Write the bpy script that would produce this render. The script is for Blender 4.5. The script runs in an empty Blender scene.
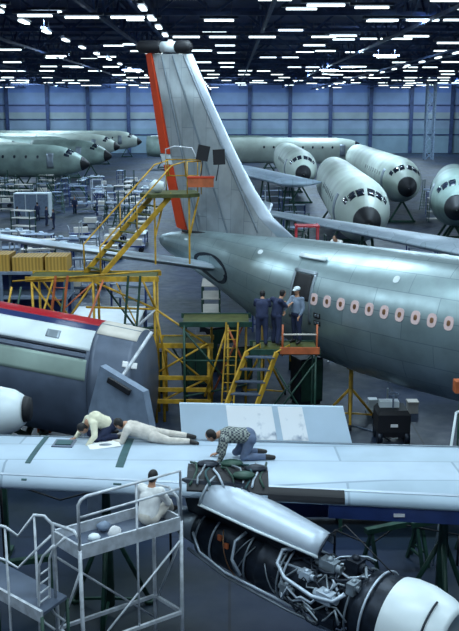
import bpy, bmesh, math, random
from mathutils import Vector, Matrix
random.seed(7)
S = bpy.context.scene
C = S.collection
PI = math.pi
V = Vector

# ------------------------------------------------------------------ camera
F = 900.0
PITCH = math.atan(203.5 / F)
H = 10.0
cam = bpy.data.cameras.new('camera')
cam.sensor_width = 36.0
cam.lens = F / 631.0 * 36.0
cam.clip_end = 900
camo = bpy.data.objects.new('camera', cam)
camo.location = (0, 0, H)
camo.rotation_euler = (PI / 2 - PITCH, 0, 0)
C.objects.link(camo)
S.camera = camo

# ------------------------------------------------------------------ world, exposure, big lights
S.view_settings.view_transform = 'Standard'
S.view_settings.look = 'None'
S.view_settings.gamma = 1.0
S.view_settings.use_curve_mapping = False
S.view_settings.exposure = 0.0
W = bpy.data.worlds.new('hall_daylight')
S.world = W
W.use_nodes = True
W.node_tree.nodes['Background'].inputs[0].default_value = (0.16, 0.30, 0.62, 1)
W.node_tree.nodes['Background'].inputs[1].default_value = 0.16

def area(name, loc, rot, sx, sy, power, col):
    l = bpy.data.lights.new(name, 'AREA')
    l.shape = 'RECTANGLE'; l.size = sx; l.size_y = sy; l.energy = power; l.color = col
    o = bpy.data.objects.new(name, l); o.location = loc; o.rotation_euler = rot
    C.objects.link(o)
    return o
# banks of ceiling lamps above the near half of the hall
for y in (2, 12, 22, 32):
    for x in (-14, 0, 14):
        area('ceiling_lamp_bank', (x, y, 15.3), (0, 0, 0), 7.0, 1.6, 900, (0.68, 0.87, 0.97))
for y in (62, 92, 122, 152, 182, 212):
    for x in (-42, -14, 14, 42):
        area('ceiling_lamp_bank', (x, y, 15.95), (0, 0, 0), 6.0, 0.9, 3600, (0.60, 0.82, 1.0))

for x in (-48, -24, 0, 24, 48):  # added fill lights that brighten the far wall, not hall fixtures
    area('added_wall_fill', (x, 214, 16.0), (math.radians(62), 0, 0), 8.0, 0.6, 1000, (0.60, 0.80, 1.0))

# ------------------------------------------------------------------ pixel -> place helpers (design measurements)
cs, sn = math.cos(PITCH), math.sin(PITCH)
def ray(px, py):
    u = (px - 229.5) / F; v = -(py - 315.5) / F
    return V((u, cs + v * sn, -sn + v * cs))
def atz(px, py, z):
    r = ray(px, py); return V((0, 0, H)) + r * ((z - H) / r.z)
def aty(px, py, y):
    r = ray(px, py); return V((0, 0, H)) + r * (y / r.y)

# ------------------------------------------------------------------ materials
MATS = {}
def mat(name, col, rough=0.6, metal=0.0, noise=0.12, scale=3.0, emit=None, es=0, kind=None, col2=None, bump=0.0):
    if name in MATS: return MATS[name]
    m = bpy.data.materials.new(name); m.use_nodes = True
    nt = m.node_tree; N = nt.nodes; L = nt.links
    b = N['Principled BSDF']
    b.inputs['Roughness'].default_value = rough
    b.inputs['Metallic'].default_value = metal
    c1 = tuple(col) + (1,)
    c2 = tuple(col2) + (1,) if col2 else tuple(max(0, c * (1 - noise * 2.2)) for c in col) + (1,)
    tc = N.new('ShaderNodeTexCoord')
    mx = N.new('ShaderNodeMix'); mx.data_type = 'RGBA'
    mx.inputs[6].default_value = c1; mx.inputs[7].default_value = c2
    nz = N.new('ShaderNodeTexNoise'); nz.inputs['Scale'].default_value = scale; nz.inputs['Detail'].default_value = 4
    L.new(tc.outputs['Object'], nz.inputs['Vector'])
    rp = N.new('ShaderNodeValToRGB'); rp.color_ramp.elements[0].position = 0.38; rp.color_ramp.elements[1].position = 0.66
    L.new(nz.outputs['Fac'], rp.inputs['Fac'])
    L.new(rp.outputs['Color'], mx.inputs[0])
    out = mx.outputs[2]
    if kind == 'skin':      # riveted aircraft skin: rows of sheets, each a slightly different alloy tone
        br = N.new('ShaderNodeTexBrick')
        br.inputs['Scale'].default_value = 1.0
        br.inputs['Brick Width'].default_value = 2.1; br.inputs['Row Height'].default_value = 0.62
        br.inputs['Mortar Size'].default_value = 0.012
        br.inputs['Color1'].default_value = (1.0, 1.0, 1.0, 1); br.inputs['Color2'].default_value = (0.82, 0.86, 0.86, 1)
        br.inputs['Mortar'].default_value = (0.62, 0.65, 0.68, 1)
        L.new(tc.outputs['UV'], br.inputs['Vector'])
        mm = N.new('ShaderNodeMix'); mm.data_type = 'RGBA'; mm.blend_type = 'MULTIPLY'; mm.inputs[0].default_value = 1
        L.new(out, mm.inputs[6]); L.new(br.outputs['Color'], mm.inputs[7]); out = mm.outputs[2]
        mr = N.new('ShaderNodeMapRange'); mr.inputs[3].default_value = rough - 0.08; mr.inputs[4].default_value = rough + 0.14
        L.new(nz.outputs['Fac'], mr.inputs[0]); L.new(mr.outputs[0], b.inputs['Roughness'])
    if kind == 'wood':
        wv = N.new('ShaderNodeTexWave'); wv.inputs['Scale'].default_value = 2.2; wv.inputs['Distortion'].default_value = 1.0
        L.new(tc.outputs['Object'], wv.inputs['Vector']); L.new(wv.outputs['Fac'], mx.inputs[0])
    if kind == 'plaid':
        ck = N.new('ShaderNodeTexChecker'); ck.inputs['Scale'].default_value = 24
        ck.inputs[1].default_value = c1; ck.inputs[2].default_value = c2
        L.new(tc.outputs['Object'], ck.inputs['Vector']); out = ck.outputs[0]
    if kind == 'print':     # a printed drawing sheet
        vz = N.new('ShaderNodeTexVoronoi'); vz.inputs['Scale'].default_value = 9
        L.new(tc.outputs['Object'], vz.inputs['Vector'])
        rp.color_ramp.elements[0].position = 0.55; rp.color_ramp.elements[1].position = 0.62
        nz.inputs['Scale'].default_value = 2.2
        ml = N.new('ShaderNodeMath'); ml.operation = 'MULTIPLY'
        L.new(rp.outputs['Color'], ml.inputs[0]); L.new(vz.outputs['Distance'], ml.inputs[1]); L.new(ml.outputs[0], mx.inputs[0])
    L.new(out, b.inputs['Base Color'])
    if bump:
        bp = N.new('ShaderNodeBump'); bp.inputs['Strength'].default_value = bump; bp.inputs['Distance'].default_value = 0.02
        L.new(nz.outputs['Fac'], bp.inputs['Height']); L.new(bp.outputs[0], b.inputs['Normal'])
    if emit:
        b.inputs['Emission Color'].default_value = tuple(emit) + (1,)
        b.inputs['Emission Strength'].default_value = es
    MATS[name] = m
    return m

M = dict(
    skin=mat('aircraft_skin', (0.37, 0.47, 0.50), 0.32, 0.65, 0.10, 1.3, kind='skin', bump=0.15),
    finskin=mat('fin_skin', (0.46, 0.50, 0.54), 0.42, 0.45, 0.12, 1.2, kind='skin', bump=0.1),
    wing=mat('wing_skin', (0.46, 0.56, 0.67), 0.48, 0.1, 0.05, 1.1, kind='skin'),
    primer=mat('primer_skin', (0.30, 0.40, 0.36), 0.5, 0.1, 0.15, 0.6),
    primerw=mat('pale_primer', (0.60, 0.68, 0.60), 0.5, 0.05, 0.12, 0.4),
    silver=mat('bright_aluminium', (0.52, 0.60, 0.70), 0.45, 0.45, 0.06, 2),
    dull=mat('dull_aluminium', (0.28, 0.33, 0.38), 0.45, 0.6, 0.1, 2),
    dark=mat('dark_metal', (0.02, 0.028, 0.045), 0.4, 0.5, 0.2, 6),
    black=mat('black_rubber', (0.008, 0.009, 0.014), 0.6, 0, 0.1, 4),
    red=mat('orange_red_primer', (0.62, 0.055, 0.012), 0.5, 0, 0.1, 1),
    stripe=mat('livery_red', (0.42, 0.008, 0.02), 0.35, 0, 0.05, 1),
    blue=mat('livery_blue', (0.015, 0.03, 0.12), 0.35, 0, 0.05, 1),
    white=mat('white_enamel', (0.72, 0.80, 0.84), 0.35, 0, 0.06, 1.2),
    cream=mat('cream_paint', (0.66, 0.62, 0.56), 0.5, 0, 0.08, 1.5),
    greyb=mat('grey_blue_paint', (0.10, 0.13, 0.19), 0.42, 0.2, 0.12, 1.5),
    yellow=mat('yellow_scaffold_paint', (0.62, 0.36, 0.03), 0.5, 0.1, 0.22, 4),
    olive=mat('olive_deck_boards', (0.08, 0.09, 0.02), 0.6, 0, 0.2, 4),
    rail=mat('white_scaffold_paint', (0.60, 0.64, 0.70), 0.45, 0.2, 0.15, 6),
    orange=mat('orange_paint', (0.55, 0.14, 0.05), 0.5, 0, 0.15, 4),
    wood=mat('yellow_crate_wood', (0.60, 0.36, 0.07), 0.7, 0, 0.2, 2, kind='wood'),
    window=mat('pink_window_cover', (0.78, 0.56, 0.55), 0.5, 0, 0.05, 3),
    glass=mat('dark_window_glass', (0.02, 0.03, 0.05), 0.1, 0.0, 0.1, 3),
    paper=mat('white_paper', (0.82, 0.82, 0.84), 0.7, 0, 0.03, 3),
    sheet=mat('printed_sheet', (0.80, 0.80, 0.82), 0.6, 0, 0.1, 3, kind='print', col2=(0.15, 0.2, 0.3)),
    strap=mat('green_strap', (0.03, 0.09, 0.10), 0.7, 0, 0.1, 3),
    skinp=mat('person_skin', (0.46, 0.24, 0.15), 0.55, 0, 0.08, 8),
    hair=mat('dark_hair', (0.010, 0.008, 0.010), 0.6, 0, 0.2, 20),
    shirtw=mat('white_shirt', (0.80, 0.80, 0.80), 0.8, 0, 0.06, 9),
    shirty=mat('cream_shirt', (0.78, 0.74, 0.56), 0.8, 0, 0.06, 9),
    overall=mat('beige_overalls', (0.66, 0.60, 0.54), 0.8, 0, 0.12, 7),
    plaid=mat('plaid_shirt', (0.05, 0.06, 0.08), 0.85, 0, 0, 3, kind='plaid', col2=(0.30, 0.33, 0.30)),
    jeans=mat('blue_denim', (0.12, 0.16, 0.26), 0.85, 0, 0.1, 9),
    navy=mat('navy_workwear', (0.02, 0.03, 0.08), 0.85, 0, 0.1, 9),
    shoe=mat('dark_shoe', (0.015, 0.012, 0.012), 0.5, 0, 0.1, 9),
    greenm=mat('green_machine_paint', (0.02, 0.07, 0.05), 0.5, 0.1, 0.2, 4),
    bench=mat('blue_bench_paint', (0.03, 0.06, 0.22), 0.45, 0.1, 0.15, 2),
    hose=mat('grey_hose', (0.20, 0.26, 0.36), 0.6, 0, 0.1, 4),
    copper=mat('warm_metal', (0.50, 0.26, 0.14), 0.35, 0.8, 0.2, 5),
    lamp=mat('lit_tube', (0.9, 0.9, 0.9), 0.5, 0, 0, 1, emit=(0.78, 0.95, 1.0), es=3.2),
    lampbody=mat('lamp_housing', (0.08, 0.10, 0.15), 0.5, 0.3, 0.1, 3),
    truss=mat('truss_paint', (0.05, 0.085, 0.20), 0.6, 0.2, 0.2, 1),
)
# floor: painted concrete with seams, scuffs and damp patches
def floor_mat():
    m = bpy.data.materials.new('hangar_floor'); m.use_nodes = True
    nt = m.node_tree; N = nt.nodes; L = nt.links; b = N['Principled BSDF']
    tc = N.new('ShaderNodeTexCoord')
    n1 = N.new('ShaderNodeTexNoise'); n1.inputs['Scale'].default_value = 0.22; n1.inputs['Detail'].default_value = 6
    n2 = N.new('ShaderNodeTexNoise'); n2.inputs['Scale'].default_value = 2.3; n2.inputs['Detail'].default_value = 5
    br = N.new('ShaderNodeTexBrick'); br.inputs['Scale'].default_value = 1
    br.offset = 0; br.inputs['Brick Width'].default_value = 6; br.inputs['Row Height'].default_value = 6
    br.inputs['Mortar Size'].default_value = 0.03
    br.inputs['Color1'].default_value = (1, 1, 1, 1); br.inputs['Color2'].default_value = (0.85, 0.85, 0.85, 1); br.inputs['Mortar'].default_value = (0.5, 0.5, 0.5, 1)
    for x in (n1, n2, br): L.new(tc.outputs['Object'], x.inputs['Vector'])
    r = N.new('ShaderNodeValToRGB')
    r.color_ramp.elements[0].position = 0.35; r.color_ramp.elements[0].color = (0.010, 0.020, 0.026, 1)
    r.color_ramp.elements[1].position = 0.65; r.color_ramp.elements[1].color = (0.020, 0.036, 0.085, 1)
    L.new(n1.outputs['Fac'], r.inputs['Fac'])
    mm = N.new('ShaderNodeMix'); mm.data_type = 'RGBA'; mm.blend_type = 'MULTIPLY'; mm.inputs[0].default_value = 1
    L.new(r.outputs['Color'], mm.inputs[6]); L.new(br.outputs['Color'], mm.inputs[7])
    L.new(mm.outputs[2], b.inputs['Base Color'])
    mr = N.new('ShaderNodeMapRange'); mr.inputs[3].default_value = 0.32; mr.inputs[4].default_value = 0.7; b.inputs['Specular IOR Level'].default_value = 0.3
    L.new(n2.outputs['Fac'], mr.inputs[0]); L.new(mr.outputs[0], b.inputs['Roughness'])
    return m
M['floor'] = floor_mat()
def wall_mat():
    m = bpy.data.materials.new('hangar_wall'); m.use_nodes = True
    nt = m.node_tree; N = nt.nodes; L = nt.links; b = N['Principled BSDF']
    tc = N.new('ShaderNodeTexCoord'); sp = N.new('ShaderNodeSeparateXYZ'); L.new(tc.outputs['Object'], sp.inputs[0])
    mr = N.new('ShaderNodeMapRange'); mr.inputs[2].default_value = 17; L.new(sp.outputs['Z'], mr.inputs[0])
    r = N.new('ShaderNodeValToRGB'); r.color_ramp.interpolation = 'CONSTANT'   # painted bands of cladding
    e = r.color_ramp.elements
    e[0].position = 0; e[0].color = (0.272, 0.408, 0.51, 1)
    e[1].position = 0.35; e[1].color = (0.34, 0.459, 0.612, 1)
    for p, c in ((0.48, (0.442, 0.544, 0.5780000000000001, 1)), (0.58, (0.272, 0.357, 0.646, 1)), (0.70, (0.34, 0.49299999999999994, 0.782, 1)), (0.86, (0.221, 0.374, 0.816, 1))):
        q = e.new(p); q.color = c
    L.new(mr.outputs[0], r.inputs['Fac'])
    wv = N.new('ShaderNodeTexNoise'); wv.inputs['Scale'].default_value = 0.25; wv.inputs['Detail'].default_value = 5
    L.new(tc.outputs['Object'], wv.inputs['Vector'])
    mm = N.new('ShaderNodeMix'); mm.data_type = 'RGBA'; mm.blend_type = 'MULTIPLY'; mm.inputs[0].default_value = 0.5
    L.new(r.outputs['Color'], mm.inputs[6]); L.new(wv.outputs['Fac'], mm.inputs[7]); L.new(mm.outputs[2], b.inputs['Base Color'])
    b.inputs['Roughness'].default_value = 0.7
    return m
M['wall'] = wall_mat()
M['ceil'] = mat('ceiling_deck', (0.02, 0.035, 0.12), 0.8, 0, 0.2, 0.3)

# ------------------------------------------------------------------ object helpers
XF = {}
def root(name, label, cat, loc=(0, 0, 0), rz=0.0, group=None):
    o = bpy.data.objects.new(name, None); C.objects.link(o)
    o.empty_display_size = 0.2
    o.location = loc; o.rotation_euler = (0, 0, rz)
    XF[o.name] = (Matrix.Translation(V(loc)) @ Matrix.Rotation(rz, 4, 'Z'))
    return tag(o, label, cat, group)
def tag(o, label=None, cat=None, group=None, kind=None):
    if label: o['label'] = label
    if cat: o['category'] = cat
    if group: o['group'] = group
    if kind: o['kind'] = kind
    return o
def copy_tree(o, parent=None):
    c = o.copy(); C.objects.link(c); c.parent = parent
    for ch in list(o.children): copy_tree(ch, c)
    return c

class MB:
    def __init__(s): s.v = []; s.f = []; s.uv = []; s.sm = []; s.mi = []; s.cur = 0
    def add(s, vs, fs, smooth=False, uvs=None):
        n = len(s.v); s.v += [V(p) for p in vs]
        s.uv += (uvs if uvs else [(p[0], p[1]) for p in vs])
        for f in fs: s.f.append([i + n for i in f]); s.sm.append(smooth); s.mi.append(s.cur)
        return s
    def box(s, c, size, R=None):
        hx, hy, hz = size[0] / 2, size[1] / 2, size[2] / 2
        b = min(hx, hy, hz) * 0.12
        vs = []
        for sz in (-1, 1):
            for (sx, sy) in ((-1, -1), (1, -1), (1, 1), (-1, 1)):
                vs.append(V((sx * (hx), sy * (hy), sz * (hz))))
        if R is not None: vs = [R @ v for v in vs]
        vs = [v + V(c) for v in vs]
        return s.add(vs, [(3, 2, 1, 0), (4, 5, 6, 7), (0, 1, 5, 4), (1, 2, 6, 5), (2, 3, 7, 6), (3, 0, 4, 7)])
    def bar(s, p, q, w=0.06, h=None):
        h = h or w; p = V(p); q = V(q); d = q - p; L = d.length
        if L < 1e-6: return s
        R = d.to_track_quat('X', 'Z').to_matrix()
        return s.box((p + q) / 2, (L, w, h), R)
    def tube(s, pts, r=0.03, n=8, r2=None, cap=True):
        pts = [V(p) for p in pts]; m = len(pts); vs = []; fs = []
        prev = None
        for i, p in enumerate(pts):
            if i == 0: d = pts[1] - pts[0]
            elif i == m - 1: d = pts[-1] - pts[-2]
            else: d = (pts[i + 1] - p).normalized() + (p - pts[i - 1]).normalized()
            d.normalize()
            if prev is None:
                a = V((0, 0, 1)) if abs(d.z) < 0.9 else V((1, 0, 0))
                u = d.cross(a).normalized()
            else:
                u = (prev - d * prev.dot(d)).normalized()
            prev = u; w = d.cross(u)
            rr = r if r2 is None else r + (r2 - r) * i / (m - 1)
            if isinstance(r, (list, tuple)): rr = r[i]
            for k in range(n):
                a = 2 * PI * k / n; vs.append(p + (u * math.cos(a) + w * math.sin(a)) * rr)
        for i in range(m - 1):
            for k in range(n):
                fs.append((i * n + k, i * n + (k + 1) % n, (i + 1) * n + (k + 1) % n, (i + 1) * n + k))
        s.add(vs, fs, True)
        if cap:
            k0 = len(s.v) - m * n
            s.f.append([k0 + k for k in range(n)][::-1]); s.sm.append(False); s.mi.append(s.cur)
            s.f.append([k0 + (m - 1) * n + k for k in range(n)]); s.sm.append(False); s.mi.append(s.cur)
        return s
    def loft(s, rings, close=True, cap=True, smooth=True, uvs=None):
        n = len(rings[0]); vs = [p for r in rings for p in r]; fs = []
        for i in range(len(rings) - 1):
            for k in range(n if close else n - 1):
                fs.append((i * n + k, i * n + (k + 1) % n, (i + 1) * n + (k + 1) % n, (i + 1) * n + k))
        if cap:
            fs.append(tuple(range(n))[::-1]); fs.append(tuple((len(rings) - 1) * n + k for k in range(n)))
        return s.add(vs, fs, smooth, uvs)
    def prism(s, poly, t):
        """solid from a polygon (3D points) thickened by vector t"""
        n = len(poly); a = [V(p) for p in poly]; b = [p + V(t) for p in a]
        return s.add(a + b, [tuple(range(n))[::-1], tuple(range(n, 2 * n))] + [(k, (k + 1) % n, n + (k + 1) % n, n + k) for k in range(n)])
    def ball(s, c, r, n=12, m=8, R=None):
        r = V(r) if not isinstance(r, (int, float)) else V((r, r, r)); rings = []
        for i in range(m + 1):
            t = PI * i / m; t = min(max(t, 0.05), PI - 0.05)
            ring = []
            for k in range(n):
                a = 2 * PI * k / n
                p = V((r.x * math.sin(t) * math.cos(a), r.y * math.sin(t) * math.sin(a), -r.z * math.cos(t)))
                if R is not None: p = R @ p
                ring.append(p + V(c))
            rings.append(ring)
        return s.loft(rings)
    def lathe(s, p, q, prof, n=32, cap=True, a0=0, a1=2 * PI, thick=None, up=V((0, 0, 1))):
        """prof: [(t 0..1, r)] revolved about p->q; partial sweep with thickness when a0/a1 set"""
        p = V(p); q = V(q); d = (q - p); L = d.length; d.normalize()
        u = (up - d * up.dot(d)).normalized(); w = d.cross(u)
        full = abs(a1 - a0 - 2 * PI) < 1e-6
        rings = []; uv = []
        for (t, r) in prof:
            c = p + d * (L * t); ring = []
            if full:
                for k in range(n):
                    a = a0 + (a1 - a0) * k / n; ring.append(c + (u * math.cos(a) + w * math.sin(a)) * r); uv.append((L * t, a))
            else:
                th = thick or 0.03
                for k in range(n + 1):
                    a = a0 + (a1 - a0) * k / n; ring.append(c + (u * math.cos(a) + w * math.sin(a)) * r); uv.append((L * t, a))
                for k in range(n, -1, -1):
                    a = a0 + (a1 - a0) * k / n; ring.append(c + (u * math.cos(a) + w * math.sin(a)) * (r - th)); uv.append((L * t, a))
            rings.append(ring)
        return s.loft(rings, True, cap, True, uv)
    def build(s, name, m, parent=None, world=True, label=None, kind=None, smooth_angle=None):
        mats = m if isinstance(m, (list, tuple)) else [m]
        vs = s.v
        loc = V((0, 0, 0))
        if parent is not None:
            if world:
                r = parent
                while r.parent is not None: r = r.parent
                inv = XF[r.name].inverted(); vs = [inv @ p for p in vs]
        elif world:
            lo = V((min(p.x for p in vs), min(p.y for p in vs), min(p.z for p in vs)))
            hi = V((max(p.x for p in vs), max(p.y for p in vs), max(p.z for p in vs)))
            loc = V(((lo.x + hi.x) / 2, (lo.y + hi.y) / 2, lo.z)); vs = [p - loc for p in vs]
        me = bpy.data.meshes.new(name)
        me.from_pydata([tuple(p) for p in vs], [], s.f)
        for x in mats: me.materials.append(x)
        me.polygons.foreach_set('use_smooth', s.sm)
        me.polygons.foreach_set('material_index', s.mi)
        uvl = me.uv_layers.new(name='UVMap')
        for lp in me.loops: uvl.data[lp.index].uv = s.uv[lp.vertex_index]
        bm = bmesh.new(); bm.from_mesh(me); bmesh.ops.recalc_face_normals(bm, faces=bm.faces); bm.to_mesh(me); bm.free()
        o = bpy.data.objects.new(name, me); C.objects.link(o)
        o.parent = parent; o.location = loc
        if label: o['label'] = label
        if kind: o['kind'] = kind
        return o
    def struct(s, name, m): return s.build(name, m, None, kind='structure')

# ------------------------------------------------------------------ the hall
MB().box((0, 104, -0.1), (150, 260, 0.2)).struct('floor', M['floor'])
MB().box((0, 104, 18.15), (150, 260, 0.3)).struct('ceiling', M['ceil'])
MB().box((0, 229.3, 9), (150, 0.6, 18)).struct('wall_back', M['wall'])
MB().box((-75.3, 104, 9), (0.6, 260, 18)).struct('wall_left', M['wall'])
MB().box((75.3, 104, 9), (0.6, 260, 18)).struct('wall_right', M['wall'])
tn = 0
def trim(mb, m):
    global tn; tn += 1
    return mb.struct('trim_%d' % tn, m)
# columns along the far wall, horizontal girts
for x in range(-65, 70, 10):
    mb = MB(); mb.box((x, 228.6, 8.9), (0.5, 0.8, 17.8)); mb.box((x, 228.1, 8.9), (0.9, 0.15, 17.8)); trim(mb, M['truss'])
mb = MB()
for z in (4.5, 8.2, 11.6): mb.box((0, 228.9, z), (149, 0.25, 0.3))
trim(mb, M['truss'])
# transverse roof trusses
def lattice(p, q, depth, step, mb, w=0.14):
    p = V(p); q = V(q); L = (q - p).length; n = max(2, int(L / step)); dz = V((0, 0, -depth))
    mb.bar(p, q, w * 1.6); mb.bar(p + dz, q + dz, w * 1.6)
    for i in range(n):
        a = p.lerp(q, i / n); b = p.lerp(q, (i + 1) / n)
        if i % 2: mb.bar(a, b + dz, w)
        else: mb.bar(a + dz, b, w)
for y in list(range(38, 228, 12)):
    mb = MB(); lattice((-74, y, 17.8), (74, y, 17.8), 1.5, 1.9, mb, 0.16); trim(mb, M['truss'])
# longitudinal girders
for k in range(-6, 7):
    x = 2.4 + 10.5 * k
    if abs(x) > 70: continue
    mb = MB(); lattice((x, -20, 17.9), (x, 228, 17.9), 2.1, 2.4, mb, 0.13); trim(mb, M['truss'])
# lattice column on the right of the far hall
mb = MB()
X0 = 42.0; Y0 = 196
for dx in (0, 1.7):
    for dy in (0, 1.7): mb.bar((X0 + dx, Y0 + dy, 0), (X0 + dx, Y0 + dy, 16.3), 0.28)
for i in range(9):
    z = i * 1.8; mb.bar((X0, Y0, z), (X0 + 1.7, Y0, z + 1.8), 0.16); mb.bar((X0 + 1.7, Y0, z), (X0, Y0, z + 1.8), 0.16)
trim(mb, mat('column_paint', (0.28, 0.38, 0.52), 0.5, 0.1))
# pair of rails / pipes running along the hall under the roof
for x, z in ((-5.2, 15.6), (20.0, 15.4)):
    mb = MB(); mb.tube([(x, 40, z), (x, 227, z)], 0.12, 6)
    for y in range(44, 227, 6): mb.bar((x, y, z), (x, y, 18.0), 0.05)
    trim(mb, M['truss'])

# ------------------------------------------------------------------ ceiling lamps
tb = MB(); tb.box((0, 0, -0.10), (1.9, 0.30, 0.10))
hb = MB(); hb.prism([(-1.25, -0.2, 0), (-1.25, 0.2, 0), (-1.25, 0.1, 0.16), (-1.25, -0.1, 0.16)], (2.5, 0, 0))
hb.tube([(-0.8, 0, 0.1), (-0.8, 0, 1.0)], 0.02, 5); hb.tube([(0.8, 0, 0.1), (0.8, 0, 1.0)], 0.02, 5)
lroot = None
lspots = []
for row in range(17):
    y = 44 + 4.2 * row + 0.36 * row * row
    if y > 224: break
    half = 0.262 * y + 2
    st = 5.25
    k0 = int(half / st)
    for k in range(-k0, k0 + 1):
        x = 2.4 + st * k + (2.1 if row % 2 else 0) + random.uniform(-0.5, 0.5)
        if abs(x) > half: continue
        if random.random() < 0.16: continue
        lspots.append((x, y + random.uniform(-1.2, 1.2), 0))
        if random.random() < 0.45: lspots.append((x + 2.6, lspots[-1][1], 0))
random.shuffle(lspots)
lspots = lspots[:215]
# rows of lamps that run along the hall girders
for x0, s0 in ((-5.2, 5.0), (-13, 6.0), (20.0, 5.0)):
    y = 44
    while y < 222:
        lspots.append((x0 + 0.7, y, 1)); y += s0 * (1 + (y - 44) / 90)
lspots = lspots[:298]
for i, (x, y, turn) in enumerate(lspots):
    if i == 0:
        lroot = root('ceiling_lamp', 'long tubular lamp glowing white under the dark hangar roof', 'lamp', (x, y, 15.2 + 0), 0, 'tubular lamps hung under the hangar roof')
        tb.build('light_tube', M['lamp'], lroot, world=False); hb.build('housing', M['lampbody'], lroot, world=False)
        l = lroot
    else: l = copy_tree(lroot)
    if turn: l['label'] = 'tubular lamp in a single row running away under a roof girder'; l['group'] = 'lamps in rows along the roof girders'
    l.location = (x, y, 15.35 + 0.5 * (i % 3) * (0 if turn else 1)); l.rotation_euler = (0, 0, PI / 2 if turn else 0)

# ------------------------------------------------------------------ aircraft body geometry
class Body:
    """prof: list of (s, half width, half height, centre z); axis starts at A going along d (horizontal)"""
    def __init__(b, A, d, prof): b.A = V(A); b.d = V(d).normalized(); b.n = V((b.d.y, -b.d.x, 0)); b.prof = prof
    def at(b, s):
        P = b.prof
        if s <= P[0][0]: return P[0][1:]
        for i in range(len(P) - 1):
            if s <= P[i + 1][0]:
                t = (s - P[i][0]) / (P[i + 1][0] - P[i][0])
                return tuple(P[i][j] + (P[i + 1][j] - P[i][j]) * t for j in (1, 2, 3))
        return P[-1][1:]
    def pt(b, s, a, off=0.0):   # a: angle from the top towards side n
        hw, hh, cz = b.at(s)
        p = b.A + b.d * s; p.z = 0
        return p + b.n * ((hw + off) * math.sin(a)) + V((0, 0, cz + (hh + off) * math.cos(a)))
    def loft(b, mb, s0, s1, n=48, m=40, off=0):
        ss = sorted(set([s0 + (s1 - s0) * i / m for i in range(m + 1)] + [p[0] for p in b.prof if s0 < p[0] < s1]))
        rings = []; uv = []
        for s in ss:
            rings.append([b.pt(s, 2 * PI * k / n, off) for k in range(n)]); uv += [(s, 1.9 * (2 * PI * min(k, n - k) / n)) for k in range(n)]
        mb.loft(rings, True, True, True, uv); return mb
    def patch(b, mb, s0, s1, a0, a1, off=0.015, th=0.03, n=6, m=4):
        out = []; 
        for o in (off, off - th):
            out.append([[b.pt(s0 + (s1 - s0) * i / m, a0 + (a1 - a0) * k / n, o) for k in range(n + 1)] for i in range(m + 1)])
        rings = [out[0][i] + out[1][i][::-1] for i in range(m + 1)]
        mb.loft(rings); return mb
    def oval(b, mb, s, a, rs, ra, off=0.02, th=0.035, n=16, pw=2.6):
        def ring(k, o):
            r = []
            for i in range(n):
                t = 2 * PI * i / n; c, q = math.cos(t), math.sin(t)
                x = math.copysign(abs(c) ** (2 / pw), c); y = math.copysign(abs(q) ** (2 / pw), q)
                r.append(b.pt(s + rs * x * k, a + ra * y * k, o))
            return r
        mb.loft([ring(1, off - th), ring(1, off), ring(0.96, off)], True, True, False); return mb

# ================================================================== main airliner
D = V((0.736, -0.677, 0)).normalized(); NN = V((D.y, -D.x, 0))      # NN points to the camera side (left / near)
A0 = V((3.83, 28.42, 0))
prof = [(-8.7, .16, .20, 5.22), (-8.2, .34, .40, 5.16), (-7.4, .52, .60, 5.08), (-6.2, .80, .88, 4.93), (-5.0, 1.06, 1.14, 4.72), (-3.5, 1.36, 1.46, 4.42),
        (-2, 1.58, 1.74, 4.15), (-0.5, 1.72, 1.92, 3.97), (1, 1.81, 2.03, 3.86), (3, 1.87, 2.10, 3.80), (5, 1.88, 2.12, 3.78), (16, 1.88, 2.12, 3.78)]
fus = Body(A0, D, prof)
jet = root('airliner', 'bare metal airliner with tall red-edged fin and row of pink window covers', 'airplane', (A0.x, A0.y, 0))
mb = MB(); fus.loft(mb, -8.7, 16, m=60); body = mb.build('fuselage', M['skin'], jet)
# window covers
s_w = [ -0.35 + 0.54 * i for i in range(11)]
def s_of(px, py, z):  # station of a point seen on the flank
    p = atz(px, py, z); return (p - A0).dot(D)
st0, st1 = s_of(316, 299, 4.35), s_of(448, 324, 4.35)
for i in range(10):
    s = st0 + (st1 - st0) * i / 9
    hw, hh, cz = fus.at(s)
    a = math.acos((4.36 - cz) / hh)
    mb = MB(); fus.oval(mb, s, a, 0.145, 0.095); w = mb.build('window', M['window'], jet)
    mb = MB(); fus.oval(mb, s, a, 0.055, 0.038, off=0.028, th=0.02); mb.build('window_pane', M['copper'], w)
# small service panel with dark frames
for da in (0.0, 0.12):
    mb = MB(); s = s_of(328, 318, 3.7); fus.patch(mb, s - .13, s + .13, 1.56 + da, 1.64 + da, .02, .03); w = mb.build('vent_panel', M['black'], jet)
    mb = MB(); fus.patch(mb, s - .09, s - .01, 1.58 + da, 1.62 + da, .03, .02); fus.patch(mb, s + .02, s + .09, 1.58 + da, 1.62 + da, .03, .02); mb.build('vent_slat', M['dull'], w)
# aft door opening with open frame
sd = s_of(287, 292, 4.6)
mb = MB(); fus.patch(mb, sd - .36, sd + .36, 0.98, 1.42, .012, .05, n=12); dr = mb.build('door', M['black'], jet, label='open dark doorway in the flank')
mb = MB()
fus.patch(mb, sd - .46, sd - .38, 0.95, 1.78, .02, .04, n=12); fus.patch(mb, sd + .38, sd + .46, 0.95, 1.78, .03, .05, n=12); fus.patch(mb, sd - .46, sd + .46, 0.91, 0.97, .03, .05)
mb.build('door_frame', M['dull'], dr)
mb = MB(); fus.patch(mb, sd - .5, sd + .55, 0.62, 0.70, .10, .06); mb.build('rain_gutter', M['white'], jet)
# small hatches along the upper flank
for (px, py, w_) in ((262, 262, .22), (232, 258, .18), (345, 292, .12), (392, 296, .12)):
    pass
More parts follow.
